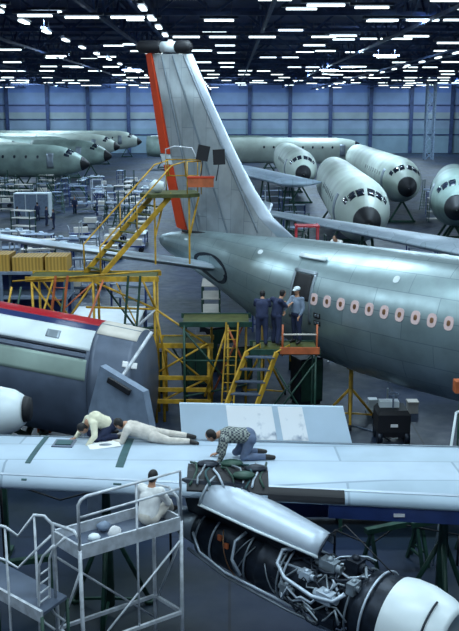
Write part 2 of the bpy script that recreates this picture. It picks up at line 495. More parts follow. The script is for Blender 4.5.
# fin ------------------------------------------------------------
def finpt(px, py):      # where a ray meets the plane of symmetry
    r = ray(px, py); o = V((0, 0, H)); t = (A0 - o).dot(NN) / r.dot(NN); return o + r * t
levels = [ # (trailing px, hinge px, leading px) at several heights: photo measurements of the silhouette
    ((146, 54), (153, 53), (192, 54)), ((154, 105), (163, 105), (213, 105)), ((161, 155), (172, 155), (236, 155)),
    ((167, 190), (179, 190), (254, 190)), ((173, 215), (185, 216), (272, 218)), ((177, 229), (189, 231), (292, 237)), ((180, 236), (192, 240), (303, 246))]
def foil(a, b, n_, tmax, k=12, xs0=0.0, xs1=1.0):
    """closed airfoil ring between leading a and trailing b, thickness along n_"""
    up = []; lo = []
    for i in range(k + 1):
        x = xs0 + (xs1 - xs0) * (0.5 - 0.5 * math.cos(PI * i / k))
        t = 5 * tmax * (0.2969 * math.sqrt(x) - 0.126 * x - 0.3516 * x * x + 0.2843 * x ** 3 - 0.1015 * x ** 4)
        p = a + (b - a) * x; up.append(p + n_ * t); lo.append(p - n_ * t)
    return up + lo[::-1]
mb = MB(); rings = []; uv = []
for (t_, h_, l_) in levels:
    T, Hh, Lp = finpt(*t_), finpt(*h_), finpt(*l_); ch = (T - Lp).length
    fr = (Hh - Lp).length / ch
    r = foil(Lp, T, NN, 0.085 * ch, 12, 0, fr); rings.append(r)
    uv += [(p.z, (p - A0).dot(D)) for p in r]
mb.loft(rings, uvs=uv, smooth=False); fin = mb.build('fin', M['finskin'], jet)
for p in fin.data.polygons: p.use_smooth = len(p.vertices) == 4
# rudder strip, red with a pale gap
def strip(name, m, l0, l1, lab=None):
    mb = MB(); rr = []
    for (t_, h_) in (l0, l1):
        T, Hh = finpt(*t_), finpt(*h_); w = 0.13
        rr.append([Hh + NN * w * .8, T + NN * .02, T - NN * .02, Hh - NN * w * .8])
    mb.loft(rr, smooth=False); return mb.build(name, m, jet, label=lab)
strip('rudder', M['red'], ((146, 54), (152.5, 53)), ((161, 153), (170, 154)), 'orange red upper rudder strip')
strip('rudder', M['white'], ((160.5, 154), (171, 155)), ((163.5, 164), (173, 164)), 'white balance tab on the rudder')
strip('rudder', M['red'], ((164, 165), (174, 165)), ((177, 227), (188, 231)), 'orange red lower rudder strip')
# spar and seam lines raised on the fin
for (p, q, r) in (((164, 56), (203, 232), .035), ((175, 56), (232, 233), .03), ((186, 56), (262, 232), .025)):
    a, b = finpt(*p), finpt(*q)
    mb = MB()
    for i in range(14):
        u0, u1 = i / 14, (i + 1) / 14
        f0 = a.lerp(b, u0); f1 = a.lerp(b, u1)
        th0 = .085 * (2.6 + 2.6 * u0) * .93 * 1.0; th1 = .085 * (2.6 + 2.6 * u1) * .93
        mb.bar(f0 + NN * (th0 * .5 + .03), f1 + NN * (th1 * .5 + .03), .03, .06)
    mb.build('spar_cap', M['dull'], jet)
# leading edge sheet
mb = MB(); rr = []
for (t_, h_, l_) in levels[:6]:
    T, Lp = finpt(*t_), finpt(*l_); ch = (T - Lp).length
    rr.append(foil(Lp + (Lp - T) * .012, T, NN, 0.09 * ch, 8, 0, .10))
mb.loft(rr); mb.build('fin_leading_edge', M['silver'], jet)
# dark aerial fairing cap
mb = MB()
a, b = finpt(138, 47), finpt(163, 47)
for (x0, x1) in ((138, 163), (175, 191)):
    rr = []
    for x in (x0, x0 + 3, x1 - 3, x1):
        k = .13 if x in (x0, x1) else .22
        c = finpt(x, 47); rr.append([c + NN * k * math.cos(t) * .8 + V((0, 0, k * math.sin(t) * 1.1)) for t in [2 * PI * j / 10 for j in range(10)]])
    mb.loft(rr)
mb.build('aerial_fairing', M['black'], jet)
mb = MB(); c0, c1 = finpt(162, 47), finpt(176, 47)
mb.loft([[c + NN * .14 * math.cos(t) + V((0, 0, .2 * math.sin(t))) for t in [2 * PI * j / 10 for j in range(10)]] for c in (c0, c1)])
mb.build('fin_tip', M['white'], jet)
# dark gap at the fin foot, its darkness drawn as a black tube
mb = MB(); P = [finpt(187, 230), finpt(215, 234), finpt(245, 236), finpt(262, 238)]
mb.tube([p + NN * (.24 + .03 * i) for i, p in enumerate(P)], [.05, .07, .07, .04]); mb.build('fillet_gap', M['black'], jet)
# stabilizers
def stab(side):
    n = NN * side
    rL = A0 + D * -4.75 + n * .75; rL.z = 4.62
    rT = A0 + D * -7.5 + n * .42; rT.z = 4.66
    tL = rL + n * 6.4 - D * 4.45 + V((0, 0, 1.38)); tT = tL - D * 2.0 + V((0, 0, .05))
    mb = MB(); rr = []; uv = []
    for i in range(9):
        t = i / 8; a = rL.lerp(tL, t); b = rT.lerp(tT, t); ch = (b - a).length
        r = foil(a, b, V((0, 0, 1)), .12 * ch, 10); rr.append(r); uv += [((p - rL).dot(n), (p - rL).dot(D)) for p in r]
    mb.loft(rr, uvs=uv); o = mb.build('stabilizer', M['wing'], jet)
    mb = MB(); rr = []
    for i in (0, 8):
        t = i / 8; a = rL.lerp(tL, t); b = rT.lerp(tT, t); ch = (b - a).length
        rr.append(foil(a + (a - b) * .015, b, V((0, 0, 1)), .13 * ch, 8, 0, .09))
    mb.loft(rr); mb.build('leading_edge', M['silver'], o)
stab(1); stab(-1)
# open cut-out in the tail around the stabilizer root
mb = MB(); fus.oval(mb, -5.2, 1.62, 1.0, 0.42, off=.015, th=.04, n=28, pw=2.0); mb.build('stabilizer_cutout', M['dark'], jet)
for (s, a) in ((-6.9, .9), (-2.9, .75), (2.6, .8)):
    mb = MB(); fus.oval(mb, s, a, .10, .06, off=.012, th=.03); mb.build('access_panel', M['white'], jet)
for s, lab in ((-3.6, 'yellow tail jack under the main airliner, the one nearer its fin'), (0.2, 'yellow jack under the main airliner, the one nearer the pink windows')):
    hw, hh, cz = fus.at(s); c = A0 + D * s; zt = cz - hh
    j = root('jack_stand', lab, 'jack', (c.x, c.y, 0))
    mb = MB(); mb.tube([(c.x, c.y, .25), (c.x, c.y, zt - .05)], .07, 10); mb.box((c.x, c.y, zt - .05), (.3, .3, .1)); mb.build('ram', M['yellow'], j)
    for k in range(3):
        a = 2 * PI * k / 3 + .4; f = c + V((math.cos(a) * .9, math.sin(a) * .9, 0))
        mb = MB(); mb.tube([(c.x, c.y, zt * .6), (f.x, f.y, .12)], .045, 8); mb.bar((f.x, f.y, .12), (c.x, c.y, .3), .05); g = mb.build('leg', M['yellow'], j)
        mb = MB(); mb.tube([(f.x - .04, f.y, .1), (f.x + .04, f.y, .1)], .1, 12); mb.build('wheel', M['black'], g)

# ================================================================== foreground airliner: wing, raised flap panel, open engine
def farY(x): return 17.42 - 0.069 * x
def nearY(x): return 14.93 - 0.122 * x
def wtop(x, f):     # f 0 at the near (leading) edge .. 1 at the far (trailing) edge
    zz = 3.30 + 0.30 * math.sqrt(min(1, f / 0.16)) if f < .16 else 3.60 - 0.16 * ((f - .16) / .84) ** 1.5
    return V((x, nearY(x) + (farY(x) - nearY(x)) * f, zz))
def wbot(x, f):
    p = wtop(x, f); th = 0.42 * math.sqrt(min(1, f / .12)) * (1 - max(0, f - .12) / .9 * .95); p.z -= max(.03, th); return p
liner = root('airliner', 'nearest airliner, its pale blue wing crossing the picture above an opened engine', 'airplane', (0, 16, 0))
FS = [0, .015, .04, .08, .16, .3, .45, .6, .75, .9, 1]
mb = MB(); rr = []; uv = []
for i in range(37):
    x = -9 + 18 * i / 36
    r = [wtop(x, f) for f in FS] + [wbot(x, f) for f in FS[::-1][:-1]]
    rr.append(r); uv += [(p.x * .5, p.y * .62) for p in r]
mb.loft(rr, uvs=uv); wingo = mb.build('wing', M['wing'], liner)
def wpatch(mb, x0, x1, f0, f1, off=.012, th=.03, n=6):
    rr = []
    for i in range(n + 1):
        f = f0 + (f1 - f0) * i / n; xa, xb = wtop(x0, f), wtop(x1, f); o = V((0, 0, off)); t = V((0, 0, th))
        rr.append([xa + o, xb + o, xb + o - t, xa + o - t])
    mb.loft(rr, smooth=False); return mb
def wx(px, py): return atz(px, py, 3.58)
mb = MB(); wpatch(mb, wx(39, 440).x, wx(44, 440).x, 0.02, .99); mb.build('wing_strap', M['strap'], liner, label='dark green strap over the wing')
mb = MB(); wpatch(mb, wx(118, 460).x, wx(126, 460).x, 0.02, .99); mb.build('wing_strap', M['strap'], liner, label='dark green strap over the wing')
a = wx(50, 447); mb = MB(); wpatch(mb, a.x, a.x + .42, .62, .86, .02); h = mb.build('hatch', M['greyb'], liner, label='dark blue square hatch in the wing')
mb = MB(); wpatch(mb, a.x + .05, a.x + .37, .67, .81, .035); mb.build('hatch_cover', M['strap'], h)
mb = MB(); wpatch(mb, -9, 9, .955, .97, .02); mb.build('seam_strip', M['dull'], liner)
mb = MB(); wpatch(mb, -9, 9, .05, .065, .01); mb.build('seam_strip', M['silver'], liner)
# lower leading-edge face under the wing, right part, in blue
mb = MB()
x0, x1 = aty(332, 500, 14.4).x, 9
rr = []
for x in (x0, (x0 + x1) / 2, x1):
    y = nearY(x) + .10; rr.append([V((x, y, 3.22)), V((x, y + .06, 2.93)), V((x, y + .14, 2.93)), V((x, y + .12, 3.22))])
mb.loft(rr, smooth=False); kf = mb.build('leading_edge_flap', M['bench'], liner, label='dark blue flap hanging below the wing edge')
p = aty(405, 508, 14.2); mb = MB(); mb.box((p.x, nearY(p.x) + .10, 3.08), (.19, .05, .045)); mb.build('placard', M['paper'], kf)
# raised flap panel on the far edge
pz = lambda x, up: V((x, farY(x) - .04 + up * .30, 3.46 + up * .66))
xs0, xs1 = atz(182, 436, 3.5).x, atz(352, 441, 3.5).x
xt0, xt1 = xs0 - .06, xs1 - .16
mb = MB(); mb.prism([pz(xs0, 0), pz(xs1, 0), pz(xt1, 1), pz(xt0, 1)], (0, .05, .01))
flap = mb.build('flap_panel', mat('flap_paint', (0.44, 0.55, 0.66), 0.45, 0, 0.05, 1), liner, label='pale panel raised along the rear edge of the wing')
mb = MB()
for u in (.1, .5, .9):
    x = xs0 + (xs1 - xs0) * u; mb.bar(pz(x, .75) + V((0, .07, 0)), V((x, farY(x) + .02, 3.35)) + V((0, .45, -.1)), .04)
    mb.bar(V((x, farY(x) + .47, 3.25)), V((x, farY(x) - .2, 3.3)), .05)
mb.build('flap_strut', M['dull'], flap)
def onpanel(u0, u1, v0, v1, name, m, lab, cat):
    q = lambda u, v: pz(xs0 + (xs1 - xs0) * u + (-.06 - .1 * u) * v, v) + V((0, -.012, .004))
    mb = MB(); mb.prism([q(u0, v0), q(u1, v0), q(u1, v1), q(u0, v1)], (0, .01, 0)); o = mb.build(name, m); tag(o, lab, cat); return o
onpanel(.285, .565, .03, .97, 'printed_sheet', M['sheet'], 'large printed white sheet taped mid-panel with a grey drawing', 'drawing')
onpanel(.60, .75, .03, .97, 'printed_sheet', M['sheet'], 'narrower printed sheet on the raised panel, right of the large one', 'drawing')

# ---- engine
E0 = V((-.55, 16.0, 2.20)); E1 = V((3.25, 12.85, 1.86)); ED = (E1 - E0).normalized(); EL = (E1 - E0).length
EU = (V((0, 0, 1)) - ED * ED.z).normalized(); EN = ED.cross(EU)    # EN: towards the camera-left side
if EN.y > 0: EN = -EN
def ep(t, a, r):   # point round the engine: t station 0..1, a from top towards camera side
    return E0 + ED * (EL * t) + (EU * math.cos(a) + EN * math.sin(a)) * r
mb = MB(); mb.lathe(E0, E1, [(0, .30), (.04, .40), (.10, .46), (.22, .50), (.34, .52), (.36, .58), (.38, .52), (.55, .50), (.57, .56), (.59, .50), (.72, .48), (.76, .62), (.80, .62), (.82, .5)], 36)
eng = mb.build('engine', M['dark'], liner, label='opened engine core hanging under the wing')
# ring flanges
for t, r, m in ((.05, .45, 'dull'), (.13, .50, 'silver'), (.30, .545, 'dull'), (.45, .55, 'dull'), (.47, .56, 'silver'), (.66, .54, 'silver'), (.735, .60, 'dull'), (.80, .68, 'silver')):
    mb = MB(); mb.tube([ep(t, 2 * PI * k / 36, r) for k in range(37)], .022, 6); mb.build('flange_ring', M[m], eng)
mb = MB(); mb.lathe(ep(-.14, 0, 0), E0, [(0, .20), (.5, .30), (1, .34)], 28); mb.build('exhaust_nozzle', M['dull'], eng)
# pipes and wiring, each run round the core
rnd = random.Random(5)
for k in range(26):
    a = rnd.uniform(-.2, 2.5); t = rnd.uniform(.42, .60); r = rnd.uniform(.56, .70); pts = []
    for j in range(7):
        pts.append(ep(t, a, r)); t += rnd.uniform(.01, .05); a += rnd.uniform(-.35, .35); r += rnd.uniform(-.04, .05); r = min(max(r, .55), .74); t = min(t, .79)
    pts[0] = ep(.42 if k % 2 else t - .2, a, .5)
    mb = MB(); mb.tube(pts, rnd.uniform(.012, .03), 6); mb.build('pipe', M[rnd.choice(['silver', 'dull', 'dull', 'dark', 'dark'])], eng)
for k in range(10):
    a = rnd.uniform(.3, 2.3); t = rnd.uniform(.08, .40); pts = [ep(t + .012 * j, a + .22 * j * (1 if k % 2 else -1), .55) for j in range(6)]
    mb = MB(); mb.tube(pts, .012, 5); mb.build('pipe', M['dull' if k % 3 else 'copper'], eng)
# gearbox, starter, valves
for (t, a, r, sz, m) in ((.62, .4, .62, (.30, .20, .22), 'dull'), (.70, .1, .66, (.22, .26, .26), 'dark'), (.66, 1.2, .64, (.28, .2, .18), 'silver'), (.56, .9, .60, (.2, .16, .14), 'silver'), (.74, .7, .66, (.14, .24, .2), 'dull'), (.68, 1.8, .62, (.3, .22, .2), 'dark'), (.50, 1.5, .6, (.18, .14, .14), 'dull')):
    R = Matrix((ED, EN, EU)).transposed()
    c = ep(t, a, r); mb = MB(); mb.box(c, sz, R); mb.tube([c - ED * sz[0] * .8, c + ED * sz[0] * .8], min(sz) * .38, 10); mb.ball(c + EU * sz[2] * .5, min(sz) * .35, 8, 6)
    mb.build('accessory_box', M[m], eng)
for t, a in ((.17, 1.0), (.21, 1.15)):
    c = ep(t, a, .54); mb = MB(); mb.box(c, (.08, .04, .10), Matrix((ED, EN, EU)).transposed()); mb.build('burnt_bracket', M['orange'], eng)
# silver frame loop hung on the core
q = lambda t, a: ep(t, a, .74)
mb = MB(); mb.tube([q(.50, .35), q(.45, .62), q(.455, .95), q(.50, 1.18), q(.62, 1.30), q(.70, 1.20), q(.73, .95)], .035, 8); mb.build('cowl_frame', M['silver'], eng)
mb = MB(); mb.tube([ep(.27, .5, .62), ep(.25, .9, .64), ep(.26, 1.4, .64), ep(.30, 1.8, .62)], .03, 8); mb.build('cowl_frame', M['silver'], eng)
mb = MB(); mb.tube([ep(.05, 1.2, .56), ep(.10, 1.7, .60), ep(.22, 2.0, .62), ep(.55, 2.0, .64)], .025, 8); mb.build('fuel_pipe', M['silver'], eng)
mb = MB(); mb.tube([ep(.02, 2.0, .52), ep(.2, 2.35, .62), ep(.5, 2.3, .66), ep(.74, 2.2, .64)], .03, 8); mb.build('fuel_pipe', M['dull'], eng)
# upper cowl half above the core
C0 = aty(212, 497, 15.35); C1 = aty(326, 551, 14.1)
mb = MB()
cd = (C1 - C0).normalized()
mb.lathe(C0, C1, [(0, .44), (.25, .44), (.6, .39), (.9, .33), (1, .30)], 26, True, -1.5 + 2 * PI, 1.5 + 2 * PI, .04)
cowl = mb.build('cowl_panel', M['silver'], liner, label='long silver upper engine cowl')
mb = MB()
cu = (V((0, 0, 1)) - cd * cd.z).normalized(); cn = cd.cross(cu); cn = cn if cn.y < 0 else -cn
def cp(t, a, r): return C0 + (C1 - C0) * t + (cu * math.cos(a) + cn * math.sin(a)) * r
mb.tube([cp(0, 1.5, .45), cp(.5, 1.5, .42), cp(1, 1.5, .31)], .028, 6); mb.build('cowl_edge', M['white'], cowl)  # white tube paints the bright highlight along the cowl's lower edge
mb = MB(); mb.tube([cp(1, -1.5 + 3.0 * k / 14, .30) for k in range(15)], .025, 6); mb.build('cowl_edge', M['dark'], cowl)
mb = MB(); mb.tube([cp(.01, -1.5 + 3.0 * k / 14, .45) for k in range(15)], .03, 6); mb.build('cowl_edge', M['dull'], cowl)
# dark pylon between wing and engine
PP = [wtop(-.75, .12) + V((0, 0, -.02)), wtop(.35, .1) + V((0, 0, -.02)), C1 + V((-.3, .2, .05)), E0 + ED * 2.6 + V((0, 0, .3)), E0 + V((-.1, .2, .3))]
mb = MB(); mb.prism([p + V((-.14, -.12, 0)) for p in PP], (.28, .24, 0)); mb.build('pylon', M['dark'], liner)
# open access bay in the wing edge over the pylon: ragged dark fairing with ducts
bx0, bx1 = wx(187, 475).x, wx(268, 475).x
mb = MB(); wpatch(mb, bx0, bx1, .01, .30, .02, .05); bay = mb.build('access_bay', M['black'], liner, label='dark opened bay in the wing edge')
mb = MB(); wpatch(mb, bx1 - .02, wx(345, 487).x, .0, .05, .02, .05); mb.build('access_bay', M['black'], liner)
for k in range(9):
    x = bx0 + (bx1 - bx0) * (k + .3) / 9; pts = [wtop(x + .02 * j + .1 * math.sin(k + j), .30 - .07 * j) + V((0, 0, .05 + .05 * math.sin(j * 1.7 + k))) for j in range(5)]
    mb = MB(); mb.tube(pts, .022, 6); mb.build('duct', M[('greenm', 'dull', 'strap', 'silver')[k % 4]], bay)
for k, (u, f) in enumerate(((.25, .27), (.55, .31), (.85, .22), (.7, .12))):
    x = bx0 + (bx1 - bx0) * u; mb = MB(); c = wtop(x, f) + V((0, 0, .05)); mb.ball(c, (.22, .14, .07), 10, 6); mb.build('torn_lagging', M['greenm' if k % 2 else 'dark'], bay)
# fan case and nose cowl
G = lambda t: E0 + ED * (EL * t)
mb = MB(); mb.lathe(G(.78), G(.90), [(0, .60), (.3, .66), (.7, .68), (1, .70)], 40); mb.build('fan_case', M['dark'], eng)
mb = MB()
prf = [(0, .70), (.15, .735), (.45, .74), (.75, .68), (.93, .60), (1, .545), (.97, .50), (.85, .49), (.4, .52), (0, .56)]
mb.lathe(G(.86), G(1.07), prf, 44, cap=False); nose = mb.build('nose_cowl', M['white'], liner, label='white nose cowl ring at the engine front')
mb = MB(); mb.lathe(G(.93), G(.94), [(0, .53), (1, .53)], 36); mb.build('fan_disc', M['dark'], nose)
mb = MB(); mb.lathe(G(.94), G(1.04), [(0, .2), (.4, .17), (.8, .09), (1, .02)], 24); mb.build('spinner', M['bench'], nose)
for k in range(22):
    a = 2 * PI * k / 22; mb = MB(); mb.prism([G(.955) + (ep(0, a, .15) - E0), G(.955) + (ep(0, a + .12, .15) - E0), G(.97) + (ep(0, a + .16, .5) - E0), G(.97) + (ep(0, a + .04, .5) - E0)], ED * .02); mb.build('guide_vane', M['dull'], nose)
mb = MB(); mb.tube([G(1.01) + (ep(0, a, .72) - E0) for a in [.2 + 1.6 * j / 10 for j in range(11)]], .02, 6); mb.build('latch_band', M['dark'], nose)
# thin hoist line
mb = MB(); mb.tube([cp(.99, 0, .3), cp(1.1, 0, .62), G(.85) + V((0, 0, .75))], .012, 5); mb.build('hoist_cable', M['black'], liner)
# wing jacks that carry the foreground wing
for (x, y, lab) in ((-2.45, 16.6, 'dark green tripod jack carrying the near wing behind the white work stand'), (4.1, 15.9, 'dark green tripod jack carrying the near wing at the right edge')):
    j = root('wing_jack', lab, 'jack', (x, y, 0))
    zt = wbot(x, (y - nearY(x)) / (farY(x) - nearY(x))).z
    mb = MB(); mb.tube([(x, y, .2), (x, y, zt * .6), (x, y, zt - .06)], [.12, .1, .06], 12); mb.tube([(x, y, zt - .06), (x, y, zt + .0)], .12, 12); mb.build('ram', M['greenm'], j)
    for k in range(3):
        a = 2 * PI * k / 3 + .5; f = V((x + math.cos(a) * .9, y + math.sin(a) * .9, .06))
        mb = MB(); mb.tube([(x, y, zt * .62), f], .05, 8); mb.bar(f, (x, y, .35), .05); mb.tube([f - V((0, 0, .06)), f + V((0, 0, .02))], .12, 10); mb.build('leg', M['greenm'], j)

# ================================================================== red-striped fuselage section at left
SD = V((.985, -.17, 0)).normalized()
SA = V((-3.66, 25.35, 0))
sp = [(-9, 1.75, 1.78, 3.55), (.0, 1.70, 1.75, 2.30), (1.25, 1.66, 1.72, 2.12)]
sec = Body(SA, SD, sp)
s_root = root('fuselage_section', 'red, blue and white striped airliner fuselage section with a bare beige end', 'fuselage', (SA.x, SA.y, 0))
mb = MB(); sec.loft(mb, -9, .0, m=20); mb.build('painted_shell', M['greyb'], s_root)
def band(a0, a1, m, nm='stripe', s0=-9, s1=-.02, off=.02):
    mb = MB(); sec.patch(mb, s0, s1, a0, a1, off, .035, n=8, m=6); return mb.build(nm, M[m], s_root)
band(-.42, .20, 'stripe'); band(.20, .37, 'blue'); wb = band(.37, .80, 'white', 'white_band')
mb = MB(); sec.patch(mb, -9, -.1, 0.82, .85, .06, .06); mb.build('rubbing_strip', M['dark'], wb)
mb = MB(); sec.patch(mb, -9, -.1, 0.87, 0.94, .05, .05); mb.build('rubbing_strip', M['greyb'], wb)
mb = MB(); sec.patch(mb, -1.35, -.95, .52, .68, .03, .03); mb.build('door_patch', M['dull'], wb)
mb = MB(); sec.patch(mb, -9, -.05, 0.96, 1.30, .015, .03); mb.build('grey_band', M['primer'], s_root)
mb = MB(); sec.loft(mb, .02, 1.2, m=8, off=.01); mb.build('bare_shell', M['greyb'], s_root)
mb = MB(); sec.patch(mb, .03, 1.19, -.6, .42, .03, .04, n=8); mb.build('beige_band', M['cream'], s_root)
mb = MB(); sec.patch(mb, .03, 1.19, .08, .10, .04, .02); mb.build('seam', M['dull'], s_root)
for s in (.95, 1.2):
    mb = MB(); sec.patch(mb, s, s + .16, .86, .96, .03, .03); mb.build('paper_tag', M['paper'], s_root)
for s in (-7.5, -2.5, 1.0):
    c = SA + SD * s; mb = MB()
    for q in (-1, 1):
        e = c + sec.n * (1.25 * q); mb.bar((e.x, e.y, 0), (e.x, e.y, 1.3), .14); mb.bar((e.x, e.y, 1.2), (c.x, c.y, .42), .14)
    a, b = c + sec.n * 1.6, c - sec.n * 1.6; mb.bar((a.x, a.y, .08), (b.x, b.y, .08), .16)
    mb.build('cradle', M['greenm'], s_root)
# small tail piece with a black slot standing in front of the section
t0 = aty(100, 366, 20.9); t1 = aty(143, 392, 20.3); t2 = aty(150, 428, 20.2); t3 = aty(84, 428, 21.0)
fr = root('fin_panel', 'grey-blue tail piece with a black slot beside the beige fuselage end', 'panel', (t3.x, t3.y, 0))
mb = MB(); mb.prism([t0, t1, t2, V((t2.x, t2.y, 0)), V((t3.x, t3.y, 0)), t3], (.12, .16, 0)); mb.build('panel', M['hose'], fr)
a = t0.lerp(t1, .25) + V((-.05, -.09, -.15)); b = t0.lerp(t1, .75) + V((-.05, -.09, -.15))
mb = MB(); mb.bar(a, b, .08, .14); mb.build('slot', M['black'], fr)
# white rounded cowl on the far side of the wing, left edge
w0 = aty(-16, 413, 19.0); w1 = aty(26, 409, 18.9)
cw = root('engine_cowl', 'rounded white engine cowl on a stand beyond the wing, left edge', 'cowl', (w0.x, w0.y, 0))
mb = MB(); mb.lathe(w0, w1, [(-.6, .60), (0, .60), (.4, .56), (.75, .46), (.93, .34), (1, .22)], 32); mb.build('shell', M['white'], cw)
mb = MB(); mb.lathe(w1 - V((.03, 0, 0)), w1 + V((.10, 0, 0)), [(0, .3), (1, .26)], 24); mb.build('intake', M['black'], cw)
for dx in (-.35, .35):
    mb = MB(); mb.bar((w0.x + dx, w0.y, 0), (w0.x + dx, w0.y, w0.z - .45), .1); mb.bar((w0.x + dx, w0.y - .4, .05), (w0.x + dx, w0.y + .4, .05), .1); mb.build('leg', M['greenm'], cw)

# ================================================================== yellow tail dock
def stair(nm, lab, T, B, width, m, steps=9, rails=True, group=None, railm=None, rh=.95, st='yellow'):
    T = V(T); B = V(B); wv = V(width); r = root(nm, lab, 'stairs', (B.x, B.y, B.z), 0, group)
    for k in (0, 1):
        mb = MB(); mb.bar(T + wv * k, B + wv * k, .055, .16); mb.build('stringer', M[st], r)
    for i in range(steps):
        c = B.lerp(T, (i + .6) / steps); mb = MB(); mb.bar(c, c + wv, .20, .035); mb.build('step', M[m], r)
    if rails:
        for k in (0, 1):
            a = T + wv * k + V((0, 0, rh)); b = B + wv * k + V((0, 0, rh)); out = (T - B); out.z = 0; out.normalize()
            mb = MB(); mb.tube([B + wv * k, b, b.lerp(a, .02), a, a + out * .55 + V((0, 0, .12)), a + out * .6 + V((0, 0, -.4))], .028, 7)
            mb.tube([B.lerp(T, .5) + wv * k, b.lerp(a, .5)], .02, 6); mb.build('handrail', M[railm or st], r)
    return r
stair('stairs', 'yellow stairs climbing to the small platform beside the red rudder', (-2.55, 31.0, 7.3), (-4.75, 29.1, 4.85), (.62, -.62, 0), 'olive', 9)
# top platform
pl = root('platform', 'small high yellow platform with red tool box rail beside the rudder', 'platform', (-1.9, 30.4, 4.9))
mb = MB(); mb.prism([(-3.0, 30.3, 7.22), (-2.6, 29.9, 7.22), (-1.35, 30.0, 7.22), (-1.0, 30.4, 7.22), (-1.2, 31.6, 7.22), (-2.8, 31.7, 7.22)], (0, 0, .12)); mb.build('deck', M['olive'], pl)
for (x, y) in ((-2.5, 30.1), (-1.35, 30.2)):
    mb = MB(); mb.bar((x, y, 4.97), (x, y, 7.2), .06); mb.bar((x, y, 5.9), (x + .3, y + .9, 7.2), .05); mb.build('post', M['yellow'], pl)
for z in (7.85, 8.4):
    mb = MB(); mb.tube([(-2.2, 31.5, z), (-1.1, 31.4, z), (-.95, 30.4, z), (-1.4, 30.05, z)], .025, 6); mb.build('guard_rail', M['yellow'], pl)
for (x, y) in ((-2.2, 31.5), (-1.1, 31.4), (-.95, 30.4), (-1.4, 30.05)):
    mb = MB(); mb.tube([(x, y, 7.3), (x, y, 8.42)], .022, 6); mb.build('rail_post', M['yellow'], pl)
mb = MB(); mb.tube([(-2.2, 31.5, 8.4), (-2.2, 31.5, 8.75), (-1.9, 31.5, 8.85), (-1.3, 31.4, 8.8), (-1.1, 31.4, 8.4)], .025, 6); mb.build('guard_rail', M['rail'], pl)
bxx = root('tool_box', 'orange red tool box hung on the high platform rail', 'box', (-.9, 30.3, 7.55))
mb = MB(); mb.box((-.95, 30.15, 7.72), (.85, .35, .30)); mb.build('body', M['orange'], bxx)
mb = MB(); mb.box((-.95, 30.15, 7.89), (.9, .4, .05)); mb.build('lid', M['red'], bxx)
for (px, py, lab) in ((203, 153, 'black floodlight panel on the high platform, left of its twin'), (219, 157, 'black floodlight panel on the high platform, right of its twin')):
    c = aty(px, py, 30.3); f = root('floodlight', lab, 'floodlight', (c.x, c.y, c.z - .6))
    mb = MB(); mb.box(c, (.40, .16, .50), Matrix.Rotation(.2 if px < 210 else -.05, 3, 'Y')); mb.build('housing', M['black'], f)
    mb = MB(); mb.box(c + V((0, .09, 0)), (.34, .02, .42)); mb.build('lens', M['glass'], f)
    mb = MB(); mb.tube([c + V((0, 0, -.2)), V((c.x - .1, 30.35, 7.75))], .02, 6); mb.build('bracket', M['dark'], f)
# bag of white cloth on the platform and a heap of rags on the stairs
def lump(nm, c, r, m, lab, cat, seed=1):
    rn = random.Random(seed); mb = MB(); rings = []
    for i in range(8):
        t = PI * i / 7; t = min(max(t, .06), PI - .06)
        rings.append([V(c) + V((r[0] * math.sin(t) * math.cos(a) * rn.uniform(.8, 1.12), r[1] * math.sin(t) * math.sin(a) * rn.uniform(.8, 1.12), r[2] * (1 - math.cos(t)) * rn.uniform(.92, 1.05))) for a in [2 * PI * k / 12 for k in range(12)]])
    mb.loft(rings); o = mb.build(nm, M[m]); tag(o, lab, cat); return o
lump('cloth_bag', (-2.45, 30.6, 7.34), (.28, .25, .22), 'white', 'white cloth bundle on the high yellow platform', 'cloth')
# mid deck and towers
dk = root('tail_dock', 'yellow scaffold dock of crossed poles below the tail and stairs', 'scaffold', (-3.5, 29, 0))
def deck(x0, x1, y0, y1, z, par, m='yellow', lip=.10):
    mb = MB(); mb.box(((x0 + x1) / 2, (y0 + y1) / 2, z), (x1 - x0, y1 - y0, .06)); mb.build('deck', M['olive'], par)
    for y in (y0, y1):
        mb = MB(); mb.bar((x0 - .1, y, z - .02), (x1 + .1, y, z - .02), .07, .16); mb.build('beam', M[m], par)
deck(-6.4, -2.35, 28.2, 29.3, 4.83, dk)
posts = [(-6.3, 28.2), (-4.35, 28.2), (-2.4, 28.2), (-6.3, 29.3), (-4.35, 29.3), (-2.4, 29.3)]
for (x, y) in posts:
    mb = MB(); mb.tube([(x, y, 0), (x, y, 4.8)], .042, 8); mb.build('post', M['yellow'], dk)
def br(p, q, w=.036, m='yellow', par=None):
    mb = MB(); mb.tube([p, q], w, 7); mb.build('brace', M[m], par or dk)
br((-6.3, 28.2, 4.7), (-4.35, 28.2, 1.9)); br((-4.35, 28.2, 4.7), (-6.3, 28.2, 1.9))
br((-2.75, 28.15, 4.75), (-2.36, 28.15, 3.85)); br((-4.35, 28.2, 4.75), (-2.36, 28.1, 3.85)); br((-2.36, 28.1, 3.85), (-4.35, 28.2, 2.0), m='rail')
br((-2.36, 28.1, 3.85), (-.7, 28.2, 2.65)); br((-4.6, 28.2, 3.9), (-2.36, 28.1, 3.85)); br((-2.36, 28.1, 3.85), (-2.0, 28.15, 1.6))
br((-2.4, 28.15, 1.7), (-.72, 28.15, 2.7)); br((-6.3, 29.3, 4.7), (-4.35, 29.3, 1.9)); br((-2.4, 29.3, 1.9), (-4.35, 29.3, 4.7), m='greenm')
br((-5.6, 28.15, 4.8), (-6.4, 27.3, 2.2)); br((-4.0, 28.1, 4.8), (-5.0, 27.2, 2.2), m='orange'); br((-5.2, 28.1, 4.8), (-5.5, 27.2, 2.3), m='greenm'); br((-6.9, 28.0, 4.6), (-7.3, 27.4, 2.4)); br((-6.6, 28.0, 4.6), (-7.0, 27.4, 2.4), m='greenm')
